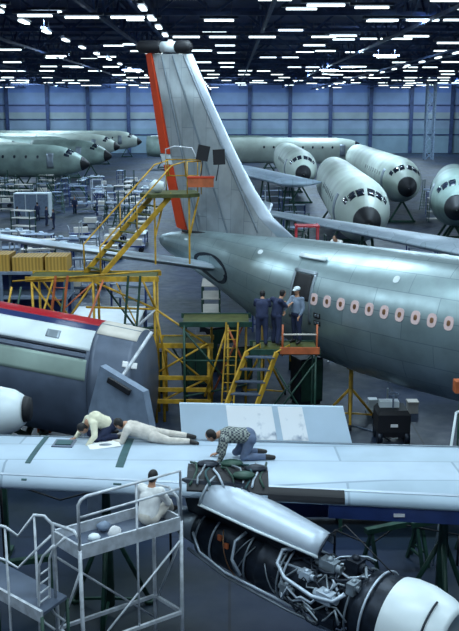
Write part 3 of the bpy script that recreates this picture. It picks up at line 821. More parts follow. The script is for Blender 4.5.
for z in (1.55, 2.95): 
    br((-6.3, 28.2, z), (-2.4, 28.2, z)); br((-6.3, 29.3, z), (-2.4, 29.3, z), m='greenm')
br((-6.9, 28.15, 4.75), (-2.2, 28.15, 5.1), .025); br((-6.3, 28.2, 2.95), (-4.35, 28.2, 4.7), .025, 'orange'); br((-3.6, 28.15, 4.7), (-2.4, 28.2, 2.0), .025); br((-2.36, 28.1, 3.85), (-3.3, 28.15, 2.9), .03, 'rail')
# lower tower to the right of it
d2 = root('work_dock', 'low yellow trestle dock under the tail cone with level beams', 'scaffold', (-1.5, 28.6, 0))
deck(-2.2, -.62, 28.3, 29.4, 2.62, d2)
for (x, y) in ((-2.15, 28.3), (-.68, 28.3), (-2.15, 29.4), (-.68, 29.4)):
    mb = MB(); mb.tube([(x, y, 0), (x, y, 2.6)], .05, 8); mb.build('post', M['yellow'], d2)
for z, y in ((1.15, 27.9), (1.55, 27.9), (.75, 27.9)):
    mb = MB(); mb.bar((-3.1, y - .1, z + .12), (-.62, y + .4, z - .05), .09, .13); mb.build('beam', M['yellow'], d2)
br((-3.2, 27.9, .35), (-.7, 28.3, 1.5), par=d2, m='yellow'); br((-.68, 28.3, 1.3), (-2.2, 28.3, 2.6), par=d2); br((-.68, 29.4, .2), (-2.15, 29.4, 2.6), par=d2, m='greenm')
mb = MB(); mb.tube([aty(80, 440, 22.0), aty(152, 332, 23.4)], .05, 8); mb.build('brace', M['rail'], dk, label='long pale slanting pole')
# third: dark decked dock under the fuselage tail
d3 = root('fuselage_dock', 'dark decked dock on yellow legs under the airliner rear fuselage', 'scaffold', (-.3, 28.4, 0))
deck(-1.5, .62, 27.9, 29.2, 3.42, d3, 'greenm')
for (x, y) in ((-1.45, 27.9), (-.05, 27.9), (-.6, 29.2), (.55, 29.2), (-1.45, 29.2)):
    mb = MB(); mb.tube([(x, y, 0), (x, y, 3.4)], .042, 8); mb.build('post', M['yellow' if x != -1.45 else 'greenm'], d3)
br((-.05, 27.9, 3.4), (-.8, 27.9, 1.0), par=d3); br((-.05, 27.9, 3.3), (.5, 27.9, 2.0), par=d3, m='orange'); br((.0, 27.9, 1.4), (-1.45, 27.9, 3.2), par=d3, m='greenm'); br((-1.45, 27.9, 2.2), (.6, 27.9, 2.2), par=d3, m='greenm')
br((-1.45, 27.9, 1.0), (.6, 29.2, 1.0), par=d3, m='greenm'); br((.55, 29.2, 3.3), (-.6, 29.2, .6), par=d3, m='orange')
# door platform and steps
dp = root('door_platform', 'orange railed platform set at the airliner aft door', 'platform', (1.7, 26.4, 0))
deck(.72, 2.62, 25.95, 27.05, 3.03, dp, 'greenm')
mb = MB(); mb.bar((1.5, 25.90, 3.07), (2.68, 25.90, 3.07), .06, .20); mb.build('toe_board', M['orange'], dp)
for x in (1.58, 2.60):
    mb = MB(); mb.tube([(x, 25.95, 2.9), (x, 25.95, 3.85)], .03, 7); mb.build('rail_post', M['orange'], dp)
mb = MB(); mb.tube([(1.58, 25.95, 3.55), (2.60, 25.95, 3.55)], .028, 7); mb.build('guard_rail', M['cream'], dp)
for (x, y) in ((.9, 25.98), (2.58, 25.98), (.9, 26.98), (2.58, 26.98)):
    mb = MB(); mb.tube([(x, y, 0), (x, y, 2.9)], .035, 7); mb.build('post', M['greenm'], dp)
for p, q in (((.9, 25.98, .3), (2.58, 25.98, 2.7)), ((2.58, 25.98, .5), (1.2, 25.98, 2.8)), ((.9, 26.98, .3), (2.58, 26.98, 2.7)), ((.9, 25.98, 1.2), (2.58, 25.98, 1.2))):
    br(p, q, .028, 'greenm', dp)
stair('stairs', 'yellow steps rising to the airliner aft door platform', (.52, 25.85, 3.05), (-.75, 24.6, 0.02), (.88, -.1, 0), 'greyb', 9, True, rh=.02)

# ================================================================== white work stand, lower left
def px3(px, py, y): return aty(px, py, y)
ws = root('work_stand', 'white steel work stand with guard rails and toe boards', 'scaffold', (-2, 13.6, 0))
zD = 3.0
cFL = atz(80, 556, zD); cFR = atz(181, 526, zD); cBL = atz(54, 540, zD); cBR = cFR + (cBL - cFL)
def lerp4(u, v): return cFL.lerp(cFR, u).lerp(cBL.lerp(cBR, u), v)
mb = MB(); mb.prism([cFL + V((0, 0, -.05)), cFR + V((0, 0, -.05)), cBR + V((0, 0, -.05)), cBL + V((0, 0, -.05))], (0, 0, .05)); mb.build('deck', M['greyb'], ws)
up = V((0, 0, 1))
for a, b in ((cFL, cFR), (cFL, cBL), (cBL, cBR), (cFR, cBR)):
    mb = MB(); mb.bar(a + up * .06, b + up * .06, .04, .24); mb.build('toe_board', M['rail'], ws)
for c in (cFL, cFR, cBL, cBR):
    t = 1.0 if c in (cFL, cFR) else .12
    mb = MB(); mb.tube([V((c.x, c.y, 0)), V((c.x, c.y, zD + .1))], .035, 8); mb.build('post', M['rail'], ws)
mid = cFL.lerp(cFR, .55)
mb = MB(); mb.tube([V((mid.x, mid.y, .9)), mid + up * 1.02], .02, 8); mb.build('post', M['rail'], ws)
hv = cFL.lerp(cFR, .05)
mb = MB(); mb.tube([cFL, cFL + up * .88, cFL + up * .96 + (cFR - cFL) * .03, cFL + up * 1.0 + (cFR - cFL) * .08, cFR + up * 1.02, cFR], .028, 8); mb.build('guard_rail', M['rail'], ws)
mb = MB(); mb.tube([cFL + up * .66, cFR + up * .70], .022, 8); mb.build('guard_rail', M['rail'], ws)
mb = MB(); mb.tube([cFR + up * .0, cFR + up * .5 + (cBR - cFR) * .1, cFR + up * .62 + (cBR - cFR) * .4, cBR + up * .55, cBR], .024, 8); mb.build('guard_rail', M['rail'], ws)
mb = MB(); mb.tube([cFL, cFL + up * .30, cFL + up * .38 + (cBL - cFL) * .2, cBL + up * .30 , cBL], .03, 8); mb.build('guard_rail', M['rail'], ws)
zl = 1.55
def low(c, z): return V((c.x, c.y, z))
for (a, b) in (((cFL, 1.1), (cFR, 2.75)), ((cFL, 2.75), (cBL, 1.2)), ((cBR, 1.2), (cFR, 2.75)), ((cBL, 2.7), (cBR, .9))):
    mb = MB(); mb.tube([low(*a), low(*b)], .02, 7); mb.build('brace', M['rail'], ws)
for (a, b) in ((cFL, cFR), (cFL, cBL), (cBL, cBR), (cFR, cBR)):
    mb = MB(); mb.bar(low(a, 1.35), low(b, 1.35), .05, .06); mb.build('tie_bar', M['rail'], ws)
    mb = MB(); mb.bar(low(a, .15), low(b, .15), .05, .06); mb.build('tie_bar', M['rail'], ws)
for c in (cFL, cFR, cBL, cBR):
    mb = MB(); mb.tube([V((c.x - .04, c.y, .1)), V((c.x + .04, c.y, .1))], .1, 12); mb.build('castor', M['black'], ws)
# lower step stand with zig-zag rails at the left edge
ls = root('step_stand', 'white step stand with zig-zag handrails at the lower left edge', 'steps', (-3.2, 13.6, 0))
yl = 13.0
L0 = atz(0, 592, 2.25); L1 = atz(26, 603, 2.25); Lr = V((.55, 1.0, 0)).normalized() * .62
mb = MB(); a, b = atz(-30, 577, 2.25), atz(42, 617, 2.25); mb.prism([a, b, b + Lr, a + Lr], (0, 0, .05)); mb.build('deck', M['greyb'], ls)
mb = MB(); mb.bar(a, b, .05, .20); mb.build('toe_board', M['rail'], ls)
def zig(off, name='handrail'):
    P = [(-8, 524), (5, 527), (18, 536), (34, 515), (44, 516), (52, 524)]
    P2 = [px3(x, y, 13.25) + V(off) for x, y in P]
    mb = MB(); mb.tube(P2 + [V((P2[-1].x, P2[-1].y, 2.2))], .026, 7); mb.build(name, M['rail'], ls)
zig((0, 0, 0))
P2 = [px3(x, y, 13.25) for x, y in ((-8, 556), (5, 560), (18, 568), (34, 552), (53, 534))]
mb = MB(); mb.tube(P2, .022, 7); mb.build('handrail', M['rail'], ls)
for x, y in ((5, 527), (34, 515)):
    p = px3(x, y, 13.25); mb = MB(); mb.tube([V((p.x, p.y, 0)), p], .022, 7); mb.build('post', M['rail'], ls)
P2 = [px3(x, y, 13.0) for x, y in ((54, 545), (43, 556), (39, 566), (39, 613), (44, 622), (55, 630))]
mb = MB(); mb.tube(P2, .022, 7); mb.build('ladder_rail', M['rail'], ls)
P3 = [p + V((.12, .25, 0)) for p in P2]
mb = MB(); mb.tube(P3, .022, 7); mb.build('ladder_rail', M['rail'], ls)
for k in range(1, 5):
    p = P2[2].lerp(P2[3], k / 5); mb = MB(); mb.tube([p, p + V((.12, .25, 0))], .016, 6); mb.build('rung', M['rail'], ls)
for q in (a, b, a + Lr, b + Lr):
    mb = MB(); mb.tube([V((q.x, q.y, 0)), V((q.x, q.y, 2.25))], .03, 7); mb.build('post', M['greenm'], ls)
# parts and rags lying on the stand deck
for k, (u, v) in enumerate(((.25, .45), (.42, .75), (.40, .25))):
    c = lerp4(u, v); lump('rag', (c.x, c.y, zD + .01), (.12, .1, .06 + .03 * k), ('white', 'hose', 'paper')[k], ('crumpled pale rag on the work stand deck, left of the seated worker', 'grey blue rag on the work stand deck nearest the wing', 'small crumpled paper near the work stand front toe board')[k], 'rag', 3 + k)
# ================================================================== people
def remeshed(mb, vox, name, m, parent, smooth=3, label=None):
    o = mb.build(name, m, None, world=False)
    md = o.modifiers.new('r', 'REMESH'); md.mode = 'VOXEL'; md.voxel_size = vox; md.use_smooth_shade = True
    sm = o.modifiers.new('s', 'SMOOTH'); sm.iterations = smooth; sm.factor = .5
    dg = bpy.context.evaluated_depsgraph_get(); dg.update()
    me = bpy.data.meshes.new_from_object(o.evaluated_get(dg)); old = o.data
    o.modifiers.clear(); o.data = me; bpy.data.meshes.remove(old); me.name = name
    o.parent = parent; o.location = (0, 0, 0)
    if label: o['label'] = label
    return o
def limb(mb, pts, rs, n=12):
    pts = [V(p) for p in pts]
    mb.tube(pts, list(rs), n)
    for p, r in zip(pts, rs): mb.ball(p, r * 1.0, n, 8)
def frame(face, up):
    f = V(face).normalized(); u = V(up); u = (u - f * u.dot(f)).normalized(); l = u.cross(f); return Matrix((f, l, u)).transposed()
def person(label, loc, rz, J, top, legs, vox=.011, sleeves=True, group=None, hat=None, cat='person', shoes='shoe'):
    r = root('person', label, cat, loc, rz, group)
    J = {k: V(v) for k, v in J.items()}
    R = frame(J['face'], J['up']); hc = J['head']
    mb = MB()
    def hp(x, y, z): return hc + R @ V((x, y, z))
    mb.ball(hp(0, 0, .01), (.098, .076, .115), 18, 12, R); mb.ball(hp(.022, 0, -.045), (.070, .058, .072), 14, 10, R)
    mb.loft([[hp(.088, .006 * c, .015) for c in (-1, 1)] + [hp(.088, 0, .02)], [hp(.118, .014 * c, -.028) for c in (-1, 1)] + [hp(.105, 0, .0)]]) 
    mb.ball(hp(.100, 0, -.022), (.020, .014, .016), 8, 6, R); mb.tube([hp(.088, -.022, -.058), hp(.096, 0, -.056), hp(.088, .022, -.058)], .008, 6)
    for sd in (-1, 1): mb.ball(hp(-.005, .076 * sd, -.005), (.020, .010, .030), 8, 6, R)
    limb(mb, [J['neck'], hp(-.02, 0, -.06)], (.062, .056))
    limb(mb, [J['pelvis'], J['pelvis'].lerp(J['chest'], .5), J['chest'], J['neck']], (.135, .12, .14, .07))
    for sd in 'LR':
        sh, el, wr = J['sh' + sd], J['el' + sd], J['wr' + sd]
        limb(mb, [J['chest'].lerp(J['neck'], .45), sh, sh.lerp(el, .5), el, el.lerp(wr, .4), wr], (.09, .066, .052, .042, .040, .027))
        # hand: palm, four unequal bent fingers, a thumb from the side of the palm
        hd = J.get('hd' + sd, (wr - el)); hd = hd.normalized()
        nrm = J.get('hn' + sd, V((0, 0, 1))); nrm = (nrm - hd * nrm.dot(hd)).normalized(); side = hd.cross(nrm) * (1 if sd == 'L' else -1)
        pal = wr + hd * .085
        for q in (-.026, -.009, .009, .026):
            limb(mb, [wr + side * q * .5, wr + hd * .045 + side * q, pal + side * q], (.017, .014, .012), 8)
        for q, L in ((-.030, .062), (-.011, .078), (.010, .084), (.030, .074)):
            b0 = pal + side * q; b1 = b0 + hd * L * .45 - nrm * .006; b2 = b1 + hd * L * .3 - nrm * .016; b3 = b2 + hd * L * .2 - nrm * .020
            limb(mb, [b0, b1, b2, b3], (.0105, .0100, .0092, .0080), 8)
        t0 = wr + hd * .03 + side * .026; limb(mb, [t0, t0 + hd * .03 + side * .026 - nrm * .008, t0 + hd * .062 + side * .034 - nrm * .016], (.014, .0115, .0095), 8)
        hip, kn, an, to = J['hip' + sd], J['kn' + sd], J['an' + sd], J['to' + sd]
        limb(mb, [J['pelvis'], hip, hip.lerp(kn, .5), kn, kn.lerp(an, .35), an], (.12, .092, .078, .056, .056, .038))
        limb(mb, [an, an.lerp(to, .5), to], (.040, .038, .030))
    remeshed(mb, vox, 'body', M['skinp'], r, 2)
    for sd in (-1, 1):
        mb = MB(); mb.ball(hp(.084, .031 * sd, .008), (.012, .013, .010), 8, 6, R); mb.build('eye', M['white'], r, world=False)
        mb = MB(); mb.ball(hp(.094, .031 * sd, .008), (.004, .006, .006), 8, 6, R); mb.build('pupil', M['hair'], r, world=False)
    # hair
    mb = MB(); mb.ball(hp(-.018, 0, .030), (.098, .086, .104), 18, 12, R); mb.ball(hp(-.045, 0, -.02), (.066, .076, .085), 14, 10, R)
    h = remeshed(mb, vox, 'hair', M['hair'], r, 1)
    if hat:
        mb = MB(); mb.ball(hp(-.01, 0, .07), (.115, .098, .075), 18, 10, R); mb.prism([hp(.06, -.07, .06), hp(.17, -.045, .045), hp(.17, .045, .045), hp(.06, .07, .06)], R @ V((0, 0, .012))); mb.build('cap', M[hat], r, world=False)
    # shirt
    mb = MB(); limb(mb, [J['pelvis'].lerp(J['chest'], .12), J['pelvis'].lerp(J['chest'], .5), J['chest'], J['chest'].lerp(J['neck'], .6)], (.158, .148, .165, .10), 16)
    lat = (J['shL'] - J['shR']).normalized()
    for q in (-1, 1): limb(mb, [J['pelvis'].lerp(J['chest'], .1) + lat * .05 * q, J['chest'] + lat * .06 * q, J['chest'].lerp(J['neck'], .4) + lat * .07 * q], (.135, .14, .10), 14)
    for sd in 'LR':
        sh, el, wr = J['sh' + sd], J['el' + sd], J['wr' + sd]
        p = [J['chest'].lerp(J['neck'], .4), sh, sh.lerp(el, .5), el.lerp(sh, .1)]; q = [.11, .086, .072, .064]
        if sleeves: p += [el, el.lerp(wr, .5), el.lerp(wr, .88)]; q += [.062, .054, .043]
        limb(mb, p, q)
    remeshed(mb, vox * 1.3, 'shirt', M[top], r, 3)
    mb = MB()
    limb(mb, [J['pelvis'], J['pelvis'].lerp(J['chest'], .22)], (.163, .150), 14)
    for sd in 'LR':
        hip, kn, an = J['hip' + sd], J['kn' + sd], J['an' + sd]
        limb(mb, [J['pelvis'], hip, hip.lerp(kn, .5), kn, kn.lerp(an, .4), an.lerp(kn, .08)], (.145, .118, .098, .078, .074, .062))
    remeshed(mb, vox * 1.3, 'trousers', M[legs], r, 3)
    for sd in 'LR':
        mb = MB(); an, to = J['an' + sd], J['to' + sd]; limb(mb, [an, an.lerp(to, .45), to], (.054, .052, .042)); remeshed(mb, vox * 1.2, 'shoe', M[shoes], r, 1)
    return r
def arms(J, **k): J = dict(J); J.update(k); return J
# local frame: x forward, y left, z up
STAND = dict(pelvis=(0, 0, .95), chest=(0, 0, 1.27), neck=(0, 0, 1.47), head=(.02, 0, 1.64), face=(1, 0, -.1), up=(0, 0, 1),
             shL=(0, .18, 1.40), elL=(.03, .26, 1.12), wrL=(.18, .24, .92), shR=(0, -.18, 1.40), elR=(.03, -.26, 1.12), wrR=(.18, -.24, .92),
             hipL=(0, .09, .92), knL=(.03, .11, .50), anL=(-.02, .12, .09), toL=(.16, .14, .05), hipR=(0, -.09, .92), knR=(.0, -.11, .50), anR=(-.06, -.12, .09), toR=(.12, -.14, .05))
CRAWL = dict(pelvis=(-.30, 0, .46), chest=(.06, 0, .50), neck=(.24, 0, .52), head=(.40, 0, .50), face=(.75, -.25, -.6), up=(.6, 0, .8),
             shL=(.17, .18, .46), elL=(.22, .24, .22), wrL=(.28, .20, .05), shR=(.17, -.18, .46), elR=(.16, -.26, .24), wrR=(.24, -.24, .05), hdL=(1, 0, -.1), hdR=(1, .1, -.1),
             hipL=(-.34, .10, .42), knL=(-.20, .14, .09), anL=(-.62, .14, .07), toL=(-.78, .14, .05), hipR=(-.34, -.10, .42), knR=(-.10, -.14, .09), anR=(-.52, -.16, .08), toR=(-.68, -.18, .05))
PRONE = dict(pelvis=(-.20, 0, .17), chest=(.16, 0, .27), neck=(.34, 0, .36), head=(.47, 0, .36), face=(.65, -.3, -.7), up=(.7, 0, .7),
             shL=(.27, .18, .30), elL=(.36, .27, .07), wrL=(.58, .18, .04), shR=(.27, -.18, .30), elR=(.34, -.27, .07), wrR=(.56, -.20, .04),
             hipL=(-.24, .10, .15), knL=(-.60, .16, .09), anL=(-1.00, .12, .08), toL=(-1.15, .14, .05), hipR=(-.22, -.10, .16), knR=(-.50, -.24, .10), anR=(-.90, -.20, .08), toR=(-1.05, -.22, .05))
HUNCH = dict(pelvis=(-.16, 0, .30), chest=(.10, 0, .46), neck=(.27, 0, .42), head=(.37, 0, .30), face=(.35, 0, -.95), up=(.95, 0, .3),
             shL=(.20, .18, .42), elL=(.24, .34, .22), wrL=(.42, .36, .05), shR=(.20, -.18, .42), elR=(.30, -.27, .20), wrR=(.48, -.20, .05), hdL=(1, .1, -.1), hdR=(1, .1, -.1),
             hipL=(-.20, .10, .28), knL=(.16, .20, .10), anL=(-.28, .20, .08), toL=(-.42, .20, .05), hipR=(-.20, -.10, .28), knR=(.16, -.18, .10), anR=(-.28, -.18, .08), toR=(-.42, -.18, .05))
SIT = dict(pelvis=(0, 0, .16), chest=(.10, 0, .46), neck=(.15, 0, .66), head=(.20, 0, .81), face=(1, .1, -.35), up=(.25, 0, 1),
           shL=(.13, .19, .60), elL=(.22, .28, .36), wrL=(.42, .20, .26), shR=(.13, -.19, .60), elR=(.26, -.26, .36), wrR=(.46, -.16, .30),
           hipL=(.02, .10, .14), knL=(.34, .22, .30), anL=(.56, .14, .08), toL=(.70, .16, .05), hipR=(.02, -.10, .14), knR=(.36, -.20, .30), anR=(.58, -.12, .08), toR=(.72, -.14, .05))
def on_wing(px, py):
    p = atz(px, py, 3.5)
    for _ in range(5):
        f = (p.y - nearY(p.x)) / (farY(p.x) - nearY(p.x)); p = atz(px, py, wtop(p.x, min(1, max(0, f))).z)
    return p + V((0, 0, -.01))
p = on_wing(96, 439); person('person in a cream shirt hunched over the wing with arms down and dark trousers', (p.x + .10, p.y, p.z), PI * 1.15, HUNCH, 'shirty', 'navy', .010)
p = on_wing(140, 440); person('person in beige overalls lying face down along the wing, dark shoes to the right', (p.x + .05, p.y - .08, p.z + .01), PI * .97, PRONE, 'overall', 'overall', .010)
p = on_wing(232, 459); person('person in a plaid shirt and jeans on hands and knees on the wing', (p.x, p.y, p.z), PI * 1.05, CRAWL, 'plaid', 'jeans', .010)
sc_ = lerp4(.80, .5); person('person in a white shirt sitting on the work stand deck, dark hair, back turned', (sc_.x, sc_.y, zD + .0), 1.1, SIT, 'shirtw', 'cream', .010)
p = on_wing(104, 446); mb = MB(); mb.box((0, 0, 0), (.62, .34, .008), Matrix.Rotation(.25, 3, 'Z')); mb2 = MB()
dr_ = root('drawing', 'white sheet with a dark print lying on the wing before two workers', 'drawing', (p.x, p.y, p.z + .03), .1)
mb.build('sheet', M['paper'], dr_, world=False)
mb = MB(); mb.ball((.03, .01, .005), (.13, .07, .004), 14, 6); mb.build('print', M['dull'], dr_, world=False)
# people at the airliner door
DOORP = arms(STAND, elL=(.22, .22, 1.22), wrL=(.45, .20, 1.25), elR=(.20, -.24, 1.2), wrR=(.44, -.2, 1.28))
person('person in dark navy workwear reaching towards the airliner on the door platform', (.98, 26.5, 3.06), 1.5, arms(DOORP, chest=(.1, 0, 1.25), neck=(.22, 0, 1.42), head=(.32, 0, 1.54), shL=(.17, .18, 1.36), shR=(.17, -.18, 1.36)), 'navy', 'navy', .016, sleeves=False)
person('person in navy with one bare arm stretched out to the doorway', (1.42, 26.6, 3.06), .7, arms(DOORP, chest=(.08, 0, 1.25), neck=(.18, 0, 1.43), head=(.26, 0, 1.57)), 'navy', 'navy', .016, sleeves=False)
dpnt = fus.pt(sd, 1.35, .10); person('person in a white cap standing at the dark airliner doorway', (2.06, 26.84, 3.06), math.atan2(NN.y, NN.x), arms(STAND, elR=(.25, -.2, 1.2), wrR=(.42, -.15, 1.05)), 'hose', 'navy', .016, hat='white')
# rear dock behind the airliner
rdk = root('rear_dock', 'dark dock behind the airliner with its deck just over the fuselage', 'scaffold', (4.4, 33.6, 0))
deck(2.3, 6.2, 33.2, 34.4, 4.0, rdk, 'greenm')
for (x, y) in ((2.4, 33.2), (6.1, 33.2), (2.4, 34.4), (6.1, 34.4)):
    mb = MB(); mb.tube([(x, y, 0), (x, y, 4.0)], .05, 7); mb.build('post', M['greenm'], rdk)
person('person in a white shirt working behind the airliner back', (4.15, 33.6, 4.03), -2.2, arms(STAND, chest=(.18, 0, 1.15), neck=(.3, 0, 1.3), head=(.4, 0, 1.38), pelvis=(0, 0, .88), shL=(.25, .18, 1.24), shR=(.25, -.18, 1.24), elL=(.4, .25, 1.0), wrL=(.55, .2, .85), elR=(.4, -.25, 1.0), wrR=(.55, -.2, .85)), 'shirtw', 'greyb', .018)
rf = root('tool_trolley', 'red framed trolley on the dock behind the airliner', 'trolley', (2.9, 33.5, 4.03))
for (x, y) in ((2.5, 33.3), (3.3, 33.3), (2.5, 33.9), (3.3, 33.9)):
    mb = MB(); mb.tube([(x, y, 4.1), (x, y, 5.9)], .03, 6); mb.build('post', M['stripe'], rf)
    mb = MB(); mb.tube([(x - .03, y, 4.10), (x + .03, y, 4.10)], .07, 10); mb.build('castor', M['black'], rf)
for z in (4.4, 5.1, 5.85):
    mb = MB(); mb.box((2.9, 33.6, z), (.9, .7, .05)); mb.build('shelf', M['stripe' if z > 5 else 'dark'], rf)
# distant workers, smaller voxels not needed
spots = [(18, 226, 'dark clothed worker standing near the pale cabinet, nearest the left edge'), (38, 221, 'dark clothed worker standing in front of the pale cabinet'), (54, 229, 'dark clothed worker just right of the pale cabinet'), (75, 214, 'dark clothed worker alone in the left aisle'), (47, 226, 'dark clothed worker at the cabinet corner')]
base = None
for i, (px, py, lab) in enumerate(spots):
    g = atz(px, py, 0)
    if base is None: base = person(lab, g, 1.0, STAND, 'navy', 'navy', .022, group='workers standing far off at left'); o = base
    else: o = copy_tree(base); o['label'] = lab
    o.location = g; o.rotation_euler.z = 1.0 + i * 1.3

# ================================================================== background airliners under assembly
SEGS = []
def clear(x, y, m=3.4):
    for (a, b, c, d) in SEGS:
        t = max(0, min(1, ((x - a) * (c - a) + (y - b) * (d - b)) / ((c - a) ** 2 + (d - b) ** 2)))
        if math.hypot(x - a - t * (c - a), y - b - t * (d - b)) < m: return False
    return True
def bg_airliner(name, label, nose_px, y, head, L, m, group=None, z0=3.75, cradle=True, wingspan=0):
    n = aty(nose_px[0], nose_px[1], y); hd = V((head[0], head[1], 0)).normalized()
    A = V((n.x, n.y, 0)); d = -hd    # s runs from the nose back
    P = [(0, .05, .05, z0 - .35), (.12, .26, .26, z0 - .35), (.4, .48, .5, z0 - .34), (.9, .80, .84, z0 - .28), (1.6, 1.12, 1.2, z0 - .2), (2.4, 1.42, 1.52, z0 - .08), (3.4, 1.68, 1.82, z0 + .0), (4.8, 1.84, 2.04, z0), (6, 1.88, 2.12, z0), (L - 5, 1.88, 2.12, z0), (L, 1.6, 1.85, z0 + .2)]
    SEGS.append((A.x, A.y, A.x + d.x * L, A.y + d.y * L)); b = Body(A, d, P); r = root(name, label, 'airplane', (A.x, A.y, 0), 0, group)
    mb = MB(); b.loft(mb, 0, L, n=36, m=26); mb.build('fuselage', m, r)
    mb = MB(); b.loft(mb, 0, 1.0, n=28, m=8, off=.02); mb.build('radome', M['black'], r)
    for sg in (1, -1):
        for (s0, s1, a0, a1) in ((2.0, 2.75, .08, .42), (2.1, 2.8, .47, .82), (2.35, 3.0, .87, 1.1)):
            mb = MB(); b.patch(mb, s0, s1, sg * a0, sg * a1, .02, .03, n=4, m=3); mb.build('windshield_pane', M['glass'], r)
    for sg in (1, -1):
        mb = MB(); b.patch(mb, 4.3, 5.2, sg * 1.0, sg * 2.0, .02, .04, n=6); mb.build('door', M['dull'], r)
        for k in range(int(min(L - 9, 14) / 1.6)):
            mb = MB(); s = 6.4 + 1.6 * k; b.oval(mb, s, sg * 1.28, .17, .10, .02, .03, n=8); mb.build('window', M['glass'], r)
        if wingspan:
            s = L * .55; root_ = A + d * s + b.n * sg * 1.7; root_.z = 2.6; tip = root_ + b.n * sg * wingspan + d * wingspan * .7; tip.z = 3.9
            rr = []
            for t in (0, .33, .66, 1):
                a = root_.lerp(tip, t); rr.append(foil(a, a + d * (7.5 - 5 * t), V((0, 0, 1)), .7 - .5 * t, 8))
            mb = MB(); mb.loft(rr); mb.build('wing', M['wing'], r)
    if cradle:
        for s in (3.5, L * .5, L - 3):
            c = b.pt(s, PI); mb = MB()
            mb.bar((c.x - 1.2, c.y, 0), (c.x, c.y, c.z + .1), .18); mb.bar((c.x + 1.2, c.y, 0), (c.x, c.y, c.z + .1), .18); mb.bar((c.x - 1.3, c.y, .1), (c.x + 1.3, c.y, .1), .18)
            mb.build('cradle', M['greenm'], r)
    return r
G1 = 'airliner fuselages lined up in the far hall'
bg_airliner('airliner', 'pale green airliner with black radome, the largest facing the camera behind the wing', (369, 211), 54, (-.05, -1), 34, M['primerw'], G1)
bg_airliner('airliner', 'pale airliner facing the camera, partly behind the largest one and to its right', (409, 190), 80, (-.03, -1), 42, M['primerw'], G1)
bg_airliner('airliner', 'pale airliner with dark nose furthest left of those facing the camera', (304, 172), 98, (.0, -1), 34, M['primerw'], G1)
bg_airliner('airliner', 'bare green airliner cut by the right edge of the picture', (457, 207), 62, (-.22, -1), 14, M['primer'], G1)
bg_airliner('airliner', 'greenish fuselage crossing behind the row of noses at right', (372, 148), 150, (1, -.14), 34, M['primerw'], G1)
bg_airliner('airliner', 'greenish fuselage beside the fin, far behind, pointing right', (290, 150), 165, (1, -.1), 26, M['primer'], G1)
for i, (px, py, y, h, L, m, lab) in enumerate((
        (66, 150, 185, (1, -.1), 26, 'primerw', 'far pale fuselage at left, uppermost of the heap against the wall'),
        (120, 149, 178, (1, -.2), 17, 'primerw', 'far pale fuselage at left, ending nearest the red rudder'),
        (84, 153, 160, (1, -.15), 24, 'primer', 'far greenish fuselage at left, in the middle of the heap'),
        (30, 158, 150, (1, -.1), 22, 'primerw', 'far pale fuselage at the left edge, lower of the heap'),
        (112, 160, 140, (1, -.25), 13, 'primer', 'far greenish fuselage at left with nose by the dark stands'),
        (142, 145, 208, (1, -.05), 40, 'primerw', 'far pale fuselage at left, rearmost, its dark nose just left of the rudder'),
        (58, 163, 128, (1, -.12), 15, 'primerw', 'far pale fuselage at left, lowest of the pale ones'),
        (90, 168, 118, (1, -.2), 20, 'primer', 'dark green fuselage lying below the heap at left'))):
    bg_airliner('airliner', lab, (px, py), y, h, L, M[m], 'fuselages heaped at the far left of the hall')
# far wing lying across behind the airliner
q0 = aty(262, 211, 47); q1 = aty(500, 254, 37); wr = root('spare_wing', 'long pale aircraft wing on trestles in front of the facing airliners', 'wing', (q0.lerp(q1, .5).x, q0.lerp(q1, .5).y, 0))
rr = []; dv = (q1 - q0).normalized(); cv = V((-dv.y, dv.x, 0)).normalized()
for t in (0, .25, .5, .75, 1):
    a = q0.lerp(q1, t); rr.append(foil(a - cv * (.5 + .9 * t), a + cv * (.5 + 1.6 * t), V((0, 0, 1)), .25 + .35 * t, 10))
mb = MB(); mb.loft(rr); mb.build('skin', M['wing'], wr)
for t in (.15, .5, .85):
    a = q0.lerp(q1, t)
    for sg in (-1, 1):
        mb = MB(); mb.bar((a.x + sg * .7, a.y, 0), (a.x + sg * .2, a.y, a.z - .15), .12); mb.build('trestle_leg', M['greenm'], wr)
q0 = aty(236, 168, 88); q1 = aty(300, 183, 74); wr = root('spare_wing', 'smaller pale wing panel on trestles just right of the tall fin', 'wing', (q0.lerp(q1, .5).x, q0.lerp(q1, .5).y, 0))
rr = []; dv = (q1 - q0).normalized(); cv = V((-dv.y, dv.x, 0)).normalized()
for t in (0, .5, 1):
    a = q0.lerp(q1, t); rr.append(foil(a - cv * 1.6, a + cv * 2.2, V((0, 0, 1)), .7, 10))
mb = MB(); mb.loft(rr); mb.build('skin', M['wing'], wr)
for t in (.15, .5, .85):
    a = q0.lerp(q1, t)
    for sg in (-1, 1):
        mb = MB(); mb.bar((a.x + sg * .7, a.y, 0), (a.x + sg * .2, a.y, a.z - .25), .14); mb.build('trestle_leg', M['greenm'], wr)

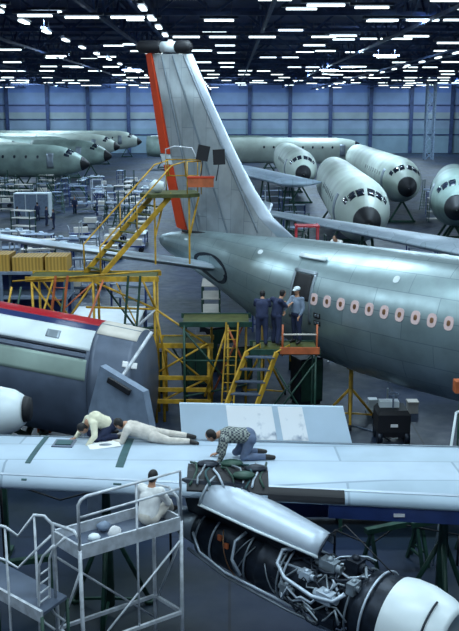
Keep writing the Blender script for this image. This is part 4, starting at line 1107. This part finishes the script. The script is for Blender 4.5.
# ================================================================== storage and benches at left
def tbl(nm, lab, c, sx, sy, h, mt, ml, cat, shelf=True, group=None):
    r = root(nm, lab, cat, (c[0], c[1], 0), c[2] if len(c) > 2 else 0, group)
    mb = MB(); mb.box((0, 0, h - .04), (sx, sy, .08)); mb.build('top', M[mt], r, world=False)
    for (a, b) in ((-1, -1), (1, -1), (1, 1), (-1, 1)):
        mb = MB(); mb.box((a * (sx / 2 - .06), b * (sy / 2 - .06), (h - .08) / 2), (.08, .08, h - .08)); mb.build('leg', M[ml], r, world=False)
    if shelf:
        mb = MB(); mb.box((0, 0, h * .35), (sx * .94, sy * .9, .05)); mb.build('shelf', M[ml], r, world=False)
    return r
rk = root('storage_rack', 'dark blue storage rack under the yellow crates at left', 'rack', (-9.2, 38, 0))
for x in (-12.2, -9.6, -6.9):
    for y in (37.2, 38.8):
        mb = MB(); mb.box((x, y, 1.7), (.12, .12, 3.4)); mb.build('upright', M['hose'], rk)
for z in (.3, 1.35, 2.35, 3.4):
    mb = MB(); mb.box((-9.55, 38, z), (5.5, 1.7, .10)); mb.build('shelf', M['hose' if z > 2 else 'bench'], rk)
mb = MB(); mb.box((-9.55, 38.85, 1.8), (5.4, .05, 3.2)); mb.build('back_panel', M['bench'], rk)
def crate(lab, c, sx, sy, sz, m='wood', group=None):
    r = root('crate', lab, 'crate', c, 0, group)
    mb = MB(); mb.box((0, 0, sz / 2), (sx, sy, sz)); mb.build('box', M[m], r, world=False)
    for a in (-1, 1):
        mb = MB(); mb.box((a * sx * .38, -sy / 2 - .015, sz / 2), (.09, .03, sz)); mb.build('batten', M[m], r, world=False)
    return r
for i, (x, w, h, lab) in enumerate(((-11.3, 1.3, .55, 'yellow wooden crate on the rack, leftmost'), (-9.9, 1.3, .7, 'yellow wooden crate on the rack, second from left and tallest'), (-8.5, 1.3, .6, 'yellow wooden crate on the rack, third from left'), (-7.3, .9, .62, 'yellow wooden crate on the rack, rightmost and smallest'))):
    crate(lab, (x, 38, 3.45), w, 1.2, h, group='yellow crates on the storage rack')
tbl('layout_table', 'large white topped layout table behind the scaffold', (-5.1, 36.5), 2.9, 3.6, 1.75, 'white', 'greyb', 'table')
mb = MB(); mb.box((-4.9, 33.9, .55), (1.6, .9, 1.1)); o = mb.build('cabinet', M['primer']); tag(o, 'pale green low cabinet before the white layout table', 'cabinet')
g = atz(31, 219, 0) + V((0, 1.2, 0)); cb = root('cabinet', 'pale long cabinet far off in the left aisle', 'cabinet', g)
mb = MB(); mb.box((0, 0, 1.25), (3.4, 1.5, 2.3)); mb.build('body', M['white'], cb, world=False)
for k in range(3):
    mb = MB(); mb.box((-1.1 + 1.1 * k, -.78, 1.25), (1.0, .04, 2.1)); mb.build('door', M['hose'], cb, world=False)
mb = MB(); mb.box((0, 0, .06), (3.2, 1.3, .12)); mb.build('plinth', M['dark'], cb, world=False)

c = atz(12, 194, 0); dm = root('radome_cover', 'cream rounded nose shell standing on the floor at the far left', 'shell', c)
mb = MB(); mb.lathe((0, 0, .5), (0, 0, 3.1), [(0, 1.5), (.3, 1.45), (.6, 1.2), (.85, .7), (1, .15)], 28); mb.build('shell', M['cream'], dm, world=False)
for a in range(3):
    x, y = 1.2 * math.cos(a * 2.1), 1.2 * math.sin(a * 2.1); mb = MB(); mb.bar((x, y, 0), (x, y, .55), .12); mb.build('leg', M['greenm'], dm, world=False)
# shop floor clutter, kinds copied about: benches, racks, stands, carts
rnd = random.Random(11)
def proto_bench(m1, m2):
    r = root('workbench', 'x', 'workbench', (0, 0, 0)); 
    mb = MB(); mb.box((0, 0, .95), (2.4, .9, .07)); mb.build('top', M[m1], r, world=False)
    for a in (-1, 1):
        mb = MB(); mb.bar((a * 1.1, -.4, 0), (a * 1.1, -.4, .92), .07); mb.bar((a * 1.1, .4, 0), (a * 1.1, .4, .92), .07); mb.bar((a * 1.1, -.4, .1), (a * 1.1, .4, .1), .05); mb.build('trestle', M[m2], r, world=False)
    mb = MB(); mb.box((0, 0, .35), (2.2, .8, .04)); mb.build('shelf', M[m2], r, world=False)
    mb = MB(); mb.box((-.5, 0, 1.08), (.5, .4, .2)); mb.ball((.4, .1, 1.08), (.22, .18, .12), 8, 5); mb.box((.9, -.1, 1.04), (.25, .3, .12)); mb.build('parts', M['silver'], r, world=False, kind='stuff')
    return r
def proto_rack(m1, m2):
    r = root('parts_rack', 'x', 'rack', (0, 0, 0))
    for a in (-1, 1):
        for b in (-1, 1):
            mb = MB(); mb.bar((a * .9, b * .4, 0), (a * .9, b * .4, 2.2), .07); mb.build('upright', M[m2], r, world=False)
    for z in (.3, .95, 1.6, 2.2):
        mb = MB(); mb.box((0, 0, z), (1.9, .85, .05)); mb.build('shelf', M[m1], r, world=False)
    return r
def proto_step(m1):
    r = root('step_stand', 'x', 'steps', (0, 0, 0))
    mb = MB(); mb.box((0, .6, 2.0), (1.2, 1.2, .08)); mb.build('platform', M['olive' if m1 == 'yellow' else 'hose'], r, world=False)
    for a in (-1, 1):
        mb = MB(); mb.bar((a * .55, -1.2, 0), (a * .55, .05, 2.0), .07, .14); mb.bar((a * .55, 1.15, 0), (a * .55, 1.15, 3.0), .07); mb.bar((a * .55, .05, 2), (a * .55, .05, 3.0), .06); mb.bar((a * .55, .05, 3.0), (a * .55, 1.15, 3.0), .05); mb.bar((a * .55, 0.05, .1), (a * .55, 1.15, 2.0), .05); mb.build('side_frame', M[m1], r, world=False)
    for k in range(7):
        t = (k + .5) / 7; mb = MB(); mb.box((0, -1.2 + 1.25 * t, 2 * t), (1.1, .2, .04)); mb.build('step', M[m1], r, world=False)
    return r
def proto_cart(m1):
    r = root('cart', 'x', 'cart', (0, 0, 0))
    mb = MB(); mb.box((0, 0, .45), (1.7, .8, .10)); mb.build('bed', M[m1], r, world=False)
    mb = MB(); mb.tube([(-.8, -.35, .5), (-.95, -.35, 1.1), (-.95, .35, 1.1), (-.8, .35, .5)], .03, 6); mb.build('handle', M['rail'], r, world=False)
    for a in (-.6, .6):
        for b in (-.3, .3):
            mb = MB(); mb.tube([(a, b - .05, .18), (a, b + .05, .18)], .18, 12); mb.build('wheel', M['black'], r, world=False)
    mb = MB(); mb.box((.1, 0, .72), (1.1, .6, .44)); mb.build('load', M['cream'], r, world=False)
    return r
kinds = [(proto_bench('hose', 'greenm'), 'blue-grey workbench holding small parts'), (proto_bench('white', 'bench'), 'white topped workbench holding small parts'), (proto_rack('hose', 'bench'), 'open blue parts rack'), (proto_rack('cream', 'greenm'), 'open pale parts rack'),
         (proto_step('rail'), 'white step stand'), (proto_step('greenm'), 'dark green step stand'), (proto_cart('bench'), 'blue cart carrying a cream box'), (proto_cart('greyb'), 'grey cart carrying a cream box')]
places = []
for i in range(210):      # left half of the hall, between the aisle and the far fuselages
    y = 47 + 85 * (i / 210) ** 1.1; px = rnd.uniform(-6, 146 if y > 62 else 90)
    places.append(((px - 229.5) / F * y * 1.0, y, 'in the left part of the hall'))
for i in range(34):      # right, among the facing airliners
    y = 42 + 55 * (i / 34); px = rnd.choice((rnd.uniform(252, 330), rnd.uniform(395, 470)))
    places.append(((px - 229.5) / F * y, y, 'beside the facing airliners'))
for i in range(8):
    places.append((-4.5 + 1.7 * i + rnd.uniform(-.4, .4), 34 + rnd.uniform(0, 4) if i > 4 else 41 + rnd.uniform(0, 3), 'behind the tail of the main airliner'))
used = [0] * 8; ok = []
for (x, y, w) in places:
    if clear(x, y) and all((x - a) ** 2 + (y - b) ** 2 > 6.2 for a, b in ok) and not (abs(x + 17.5) < 4.5 and 75 < y < 90) and not (2.2 < x < 6.4 and 32 < y < 36):
        ok.append((x, y)); k = rnd.randrange(8); base_, lab = kinds[k]
        o = base_ if used[k] == 0 else copy_tree(base_)
        used[k] += 1; o.location = (x, y, 0); o.rotation_euler.z = rnd.choice((0, PI / 2, .3, -.4, PI))
        o['label'] = lab + ' ' + w; o['group'] = lab + ' ' + w

# ================================================================== floor things near the middle
ct = root('tow_tractor', 'small black tow tractor with white fittings on the floor under the airliner', 'tractor', (4.45, 26.0, 0))
c = atz(391, 440, 0); ct.location = c; XF[ct.name] = Matrix.Translation(c)
mb = MB(); mb.loft([[V((x, y, z)) for (x, y) in ((-.5 * k, -.42 * k), (.5 * k, -.42 * k), (.5 * k, .5 * k), (-.5 * k, .5 * k))] for (z, k) in ((.22, .92), (.4, 1.0), (.95, 1.0), (1.08, .82))], smooth=False); mb.build('body', M['black'], ct, world=False)
mb = MB(); mb.box((0, -.43, .62), (.22, .03, .09)); mb.build('plate', M['paper'], ct, world=False)
for a in (-.42, .42):
    for b in (-.3, .35):
        mb = MB(); mb.tube([(a - .08, b, .2), (a + .08, b, .2)], .2, 14); mb.build('wheel', M['dark'], ct, world=False)
mb = MB(); mb.box((-.1, .1, 1.17), (.6, .3, .2)); mb.build('seat', M['white'], ct, world=False)
mb = MB(); mb.tube([(0, -.1, 1.05), (.02, 0, 1.5)], .03, 6); mb.tube([(.02 + .16 * math.cos(2 * PI * j / 12), .16 * math.sin(2 * PI * j / 12), 1.5) for j in range(13)], .02, 6); mb.build('steering_wheel', M['hose'], ct, world=False)
g = atz(378, 412, 0); mb = MB(); mb.box((g.x, g.y, .08), (.8, .4, .16)); mb.box((g.x - .2, g.y, .32), (.3, .3, .32)); mb.bar((g.x + .3, g.y, .1), (g.x + .3, g.y, .85), .06); o = mb.build('hand_trolley', M['white']); tag(o, 'white hand trolley just behind the black tow tractor', 'trolley')
g = atz(412, 412, 0); mb = MB(); mb.box((g.x, g.y, .18), (.34, .34, .36)); mb.box((g.x, g.y, .38), (.38, .38, .06)); o = mb.build('box', M['cream']); tag(o, 'small pale box on the floor right of the tow tractor', 'box')
pts = [atz(x, y, .02) for x, y in ((348, 424), (362, 428), (376, 432), (390, 440))]
mb = MB(); mb.tube(pts, .02, 6); o = mb.build('hose', M['hose']); tag(o, 'thin pale hose leading over the floor to the tow tractor', 'hose')
g = aty(457, 386, 22.8); bx_ = root('warning_box', 'orange box on a stand at the right edge under the fuselage', 'box', (g.x, g.y, 0))
mb = MB(); mb.box((g.x + .1, g.y, g.z), (.35, .3, .32)); mb.build('case', M['orange'], bx_)
mb = MB(); mb.tube([(g.x + .1, g.y, 0), (g.x + .1, g.y, g.z - .15)], .03, 6); mb.tube([(g.x + .1, g.y, 0), (g.x + .1, g.y, .05)], .25, 14); mb.build('post', M['greenm'], bx_)
g = atz(452, 434, 2.9); mb = MB(); mb.tube([(4.6, 18.6, 0), (4.95, 18.7, 3.6)], .03, 6); mb.tube([(4.95, 18.7, 3.6), (5.3, 18.7, 3.7)], .03, 6); o = mb.build('prop_pole', M['white']); tag(o, 'white pole leaning behind the wing at the right edge', 'pole')
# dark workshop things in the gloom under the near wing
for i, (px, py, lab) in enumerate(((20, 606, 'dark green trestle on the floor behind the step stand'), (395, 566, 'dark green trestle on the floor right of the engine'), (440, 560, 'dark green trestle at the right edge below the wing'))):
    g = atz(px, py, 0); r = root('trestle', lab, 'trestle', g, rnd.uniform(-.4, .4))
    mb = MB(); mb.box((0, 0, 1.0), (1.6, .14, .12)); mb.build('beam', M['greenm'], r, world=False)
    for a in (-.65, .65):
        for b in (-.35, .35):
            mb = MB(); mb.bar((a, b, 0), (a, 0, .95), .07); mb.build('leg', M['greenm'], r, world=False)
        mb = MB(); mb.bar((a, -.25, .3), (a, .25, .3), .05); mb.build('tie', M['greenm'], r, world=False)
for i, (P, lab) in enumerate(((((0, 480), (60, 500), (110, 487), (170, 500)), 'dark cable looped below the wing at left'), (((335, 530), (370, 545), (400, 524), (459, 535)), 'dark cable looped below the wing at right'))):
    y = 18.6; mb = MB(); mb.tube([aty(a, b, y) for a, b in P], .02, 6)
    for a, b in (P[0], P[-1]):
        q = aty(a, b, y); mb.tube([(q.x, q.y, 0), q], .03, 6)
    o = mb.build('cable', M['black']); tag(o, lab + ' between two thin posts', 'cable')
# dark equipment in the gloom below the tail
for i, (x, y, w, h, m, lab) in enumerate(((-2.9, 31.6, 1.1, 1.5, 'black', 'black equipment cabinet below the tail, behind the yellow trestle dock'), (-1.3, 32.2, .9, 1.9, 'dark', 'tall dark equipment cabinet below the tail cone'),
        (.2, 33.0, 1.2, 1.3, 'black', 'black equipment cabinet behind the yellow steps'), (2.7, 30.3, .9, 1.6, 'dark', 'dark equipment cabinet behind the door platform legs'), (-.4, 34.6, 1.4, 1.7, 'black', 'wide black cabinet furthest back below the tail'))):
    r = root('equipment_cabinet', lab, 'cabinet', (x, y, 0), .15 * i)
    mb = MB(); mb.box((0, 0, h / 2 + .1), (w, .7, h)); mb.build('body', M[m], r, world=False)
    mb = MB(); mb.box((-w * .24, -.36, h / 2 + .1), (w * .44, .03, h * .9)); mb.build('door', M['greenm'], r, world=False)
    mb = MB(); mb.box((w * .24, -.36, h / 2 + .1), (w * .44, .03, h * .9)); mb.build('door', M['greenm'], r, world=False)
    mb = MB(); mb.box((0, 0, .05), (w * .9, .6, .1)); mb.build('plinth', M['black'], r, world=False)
# thin ladders leaning on the tail dock
for (T, B, m, lab) in (((-5.5, 28.05, 4.95), (-6.1, 27.15, .02), 'orange', 'thin orange ladder leaning on the tail dock behind the striped section'), ((-3.2, 28.05, 4.95), (-3.6, 27.3, .02), 'greenm', 'thin dark ladder leaning on the tail dock near the white table'), ((-.1, 27.8, 3.5), (-.3, 27.0, .02), 'yellow', 'thin yellow ladder leaning on the dark decked dock')):
    T = V(T); B = V(B); r = root('ladder', lab, 'ladder', B); wv = V((.38, 0, 0))
    for k in (0, 1):
        mb = MB(); mb.bar(T + wv * k, B + wv * k, .045, .07); mb.build('side_rail', M[m], r)
    for k in range(1, 13):
        c = B.lerp(T, k / 13); mb = MB(); mb.tube([c, c + wv], .016, 6); mb.build('rung', M[m], r)
bn = root('workbench', 'long dark blue workbench on the floor behind the engine', 'workbench', (3.4, 20.6, 0))
mb = MB(); mb.box((3.6, 20.6, .95), (5.4, .9, .09)); mb.build('top', M['bench'], bn)
for x in (1.0, 2.7, 4.5, 6.2):
    mb = MB(); mb.bar((x, 20.25, 0), (x, 20.25, .92), .08); mb.bar((x, 20.95, 0), (x, 20.95, .92), .08); mb.bar((x, 20.25, .2), (x, 20.95, .2), .06); mb.build('leg', M['greenm'], bn)
mb = MB(); mb.box((3.6, 20.95, .5), (5.2, .05, .85)); mb.build('back_panel', M['bench'], bn)
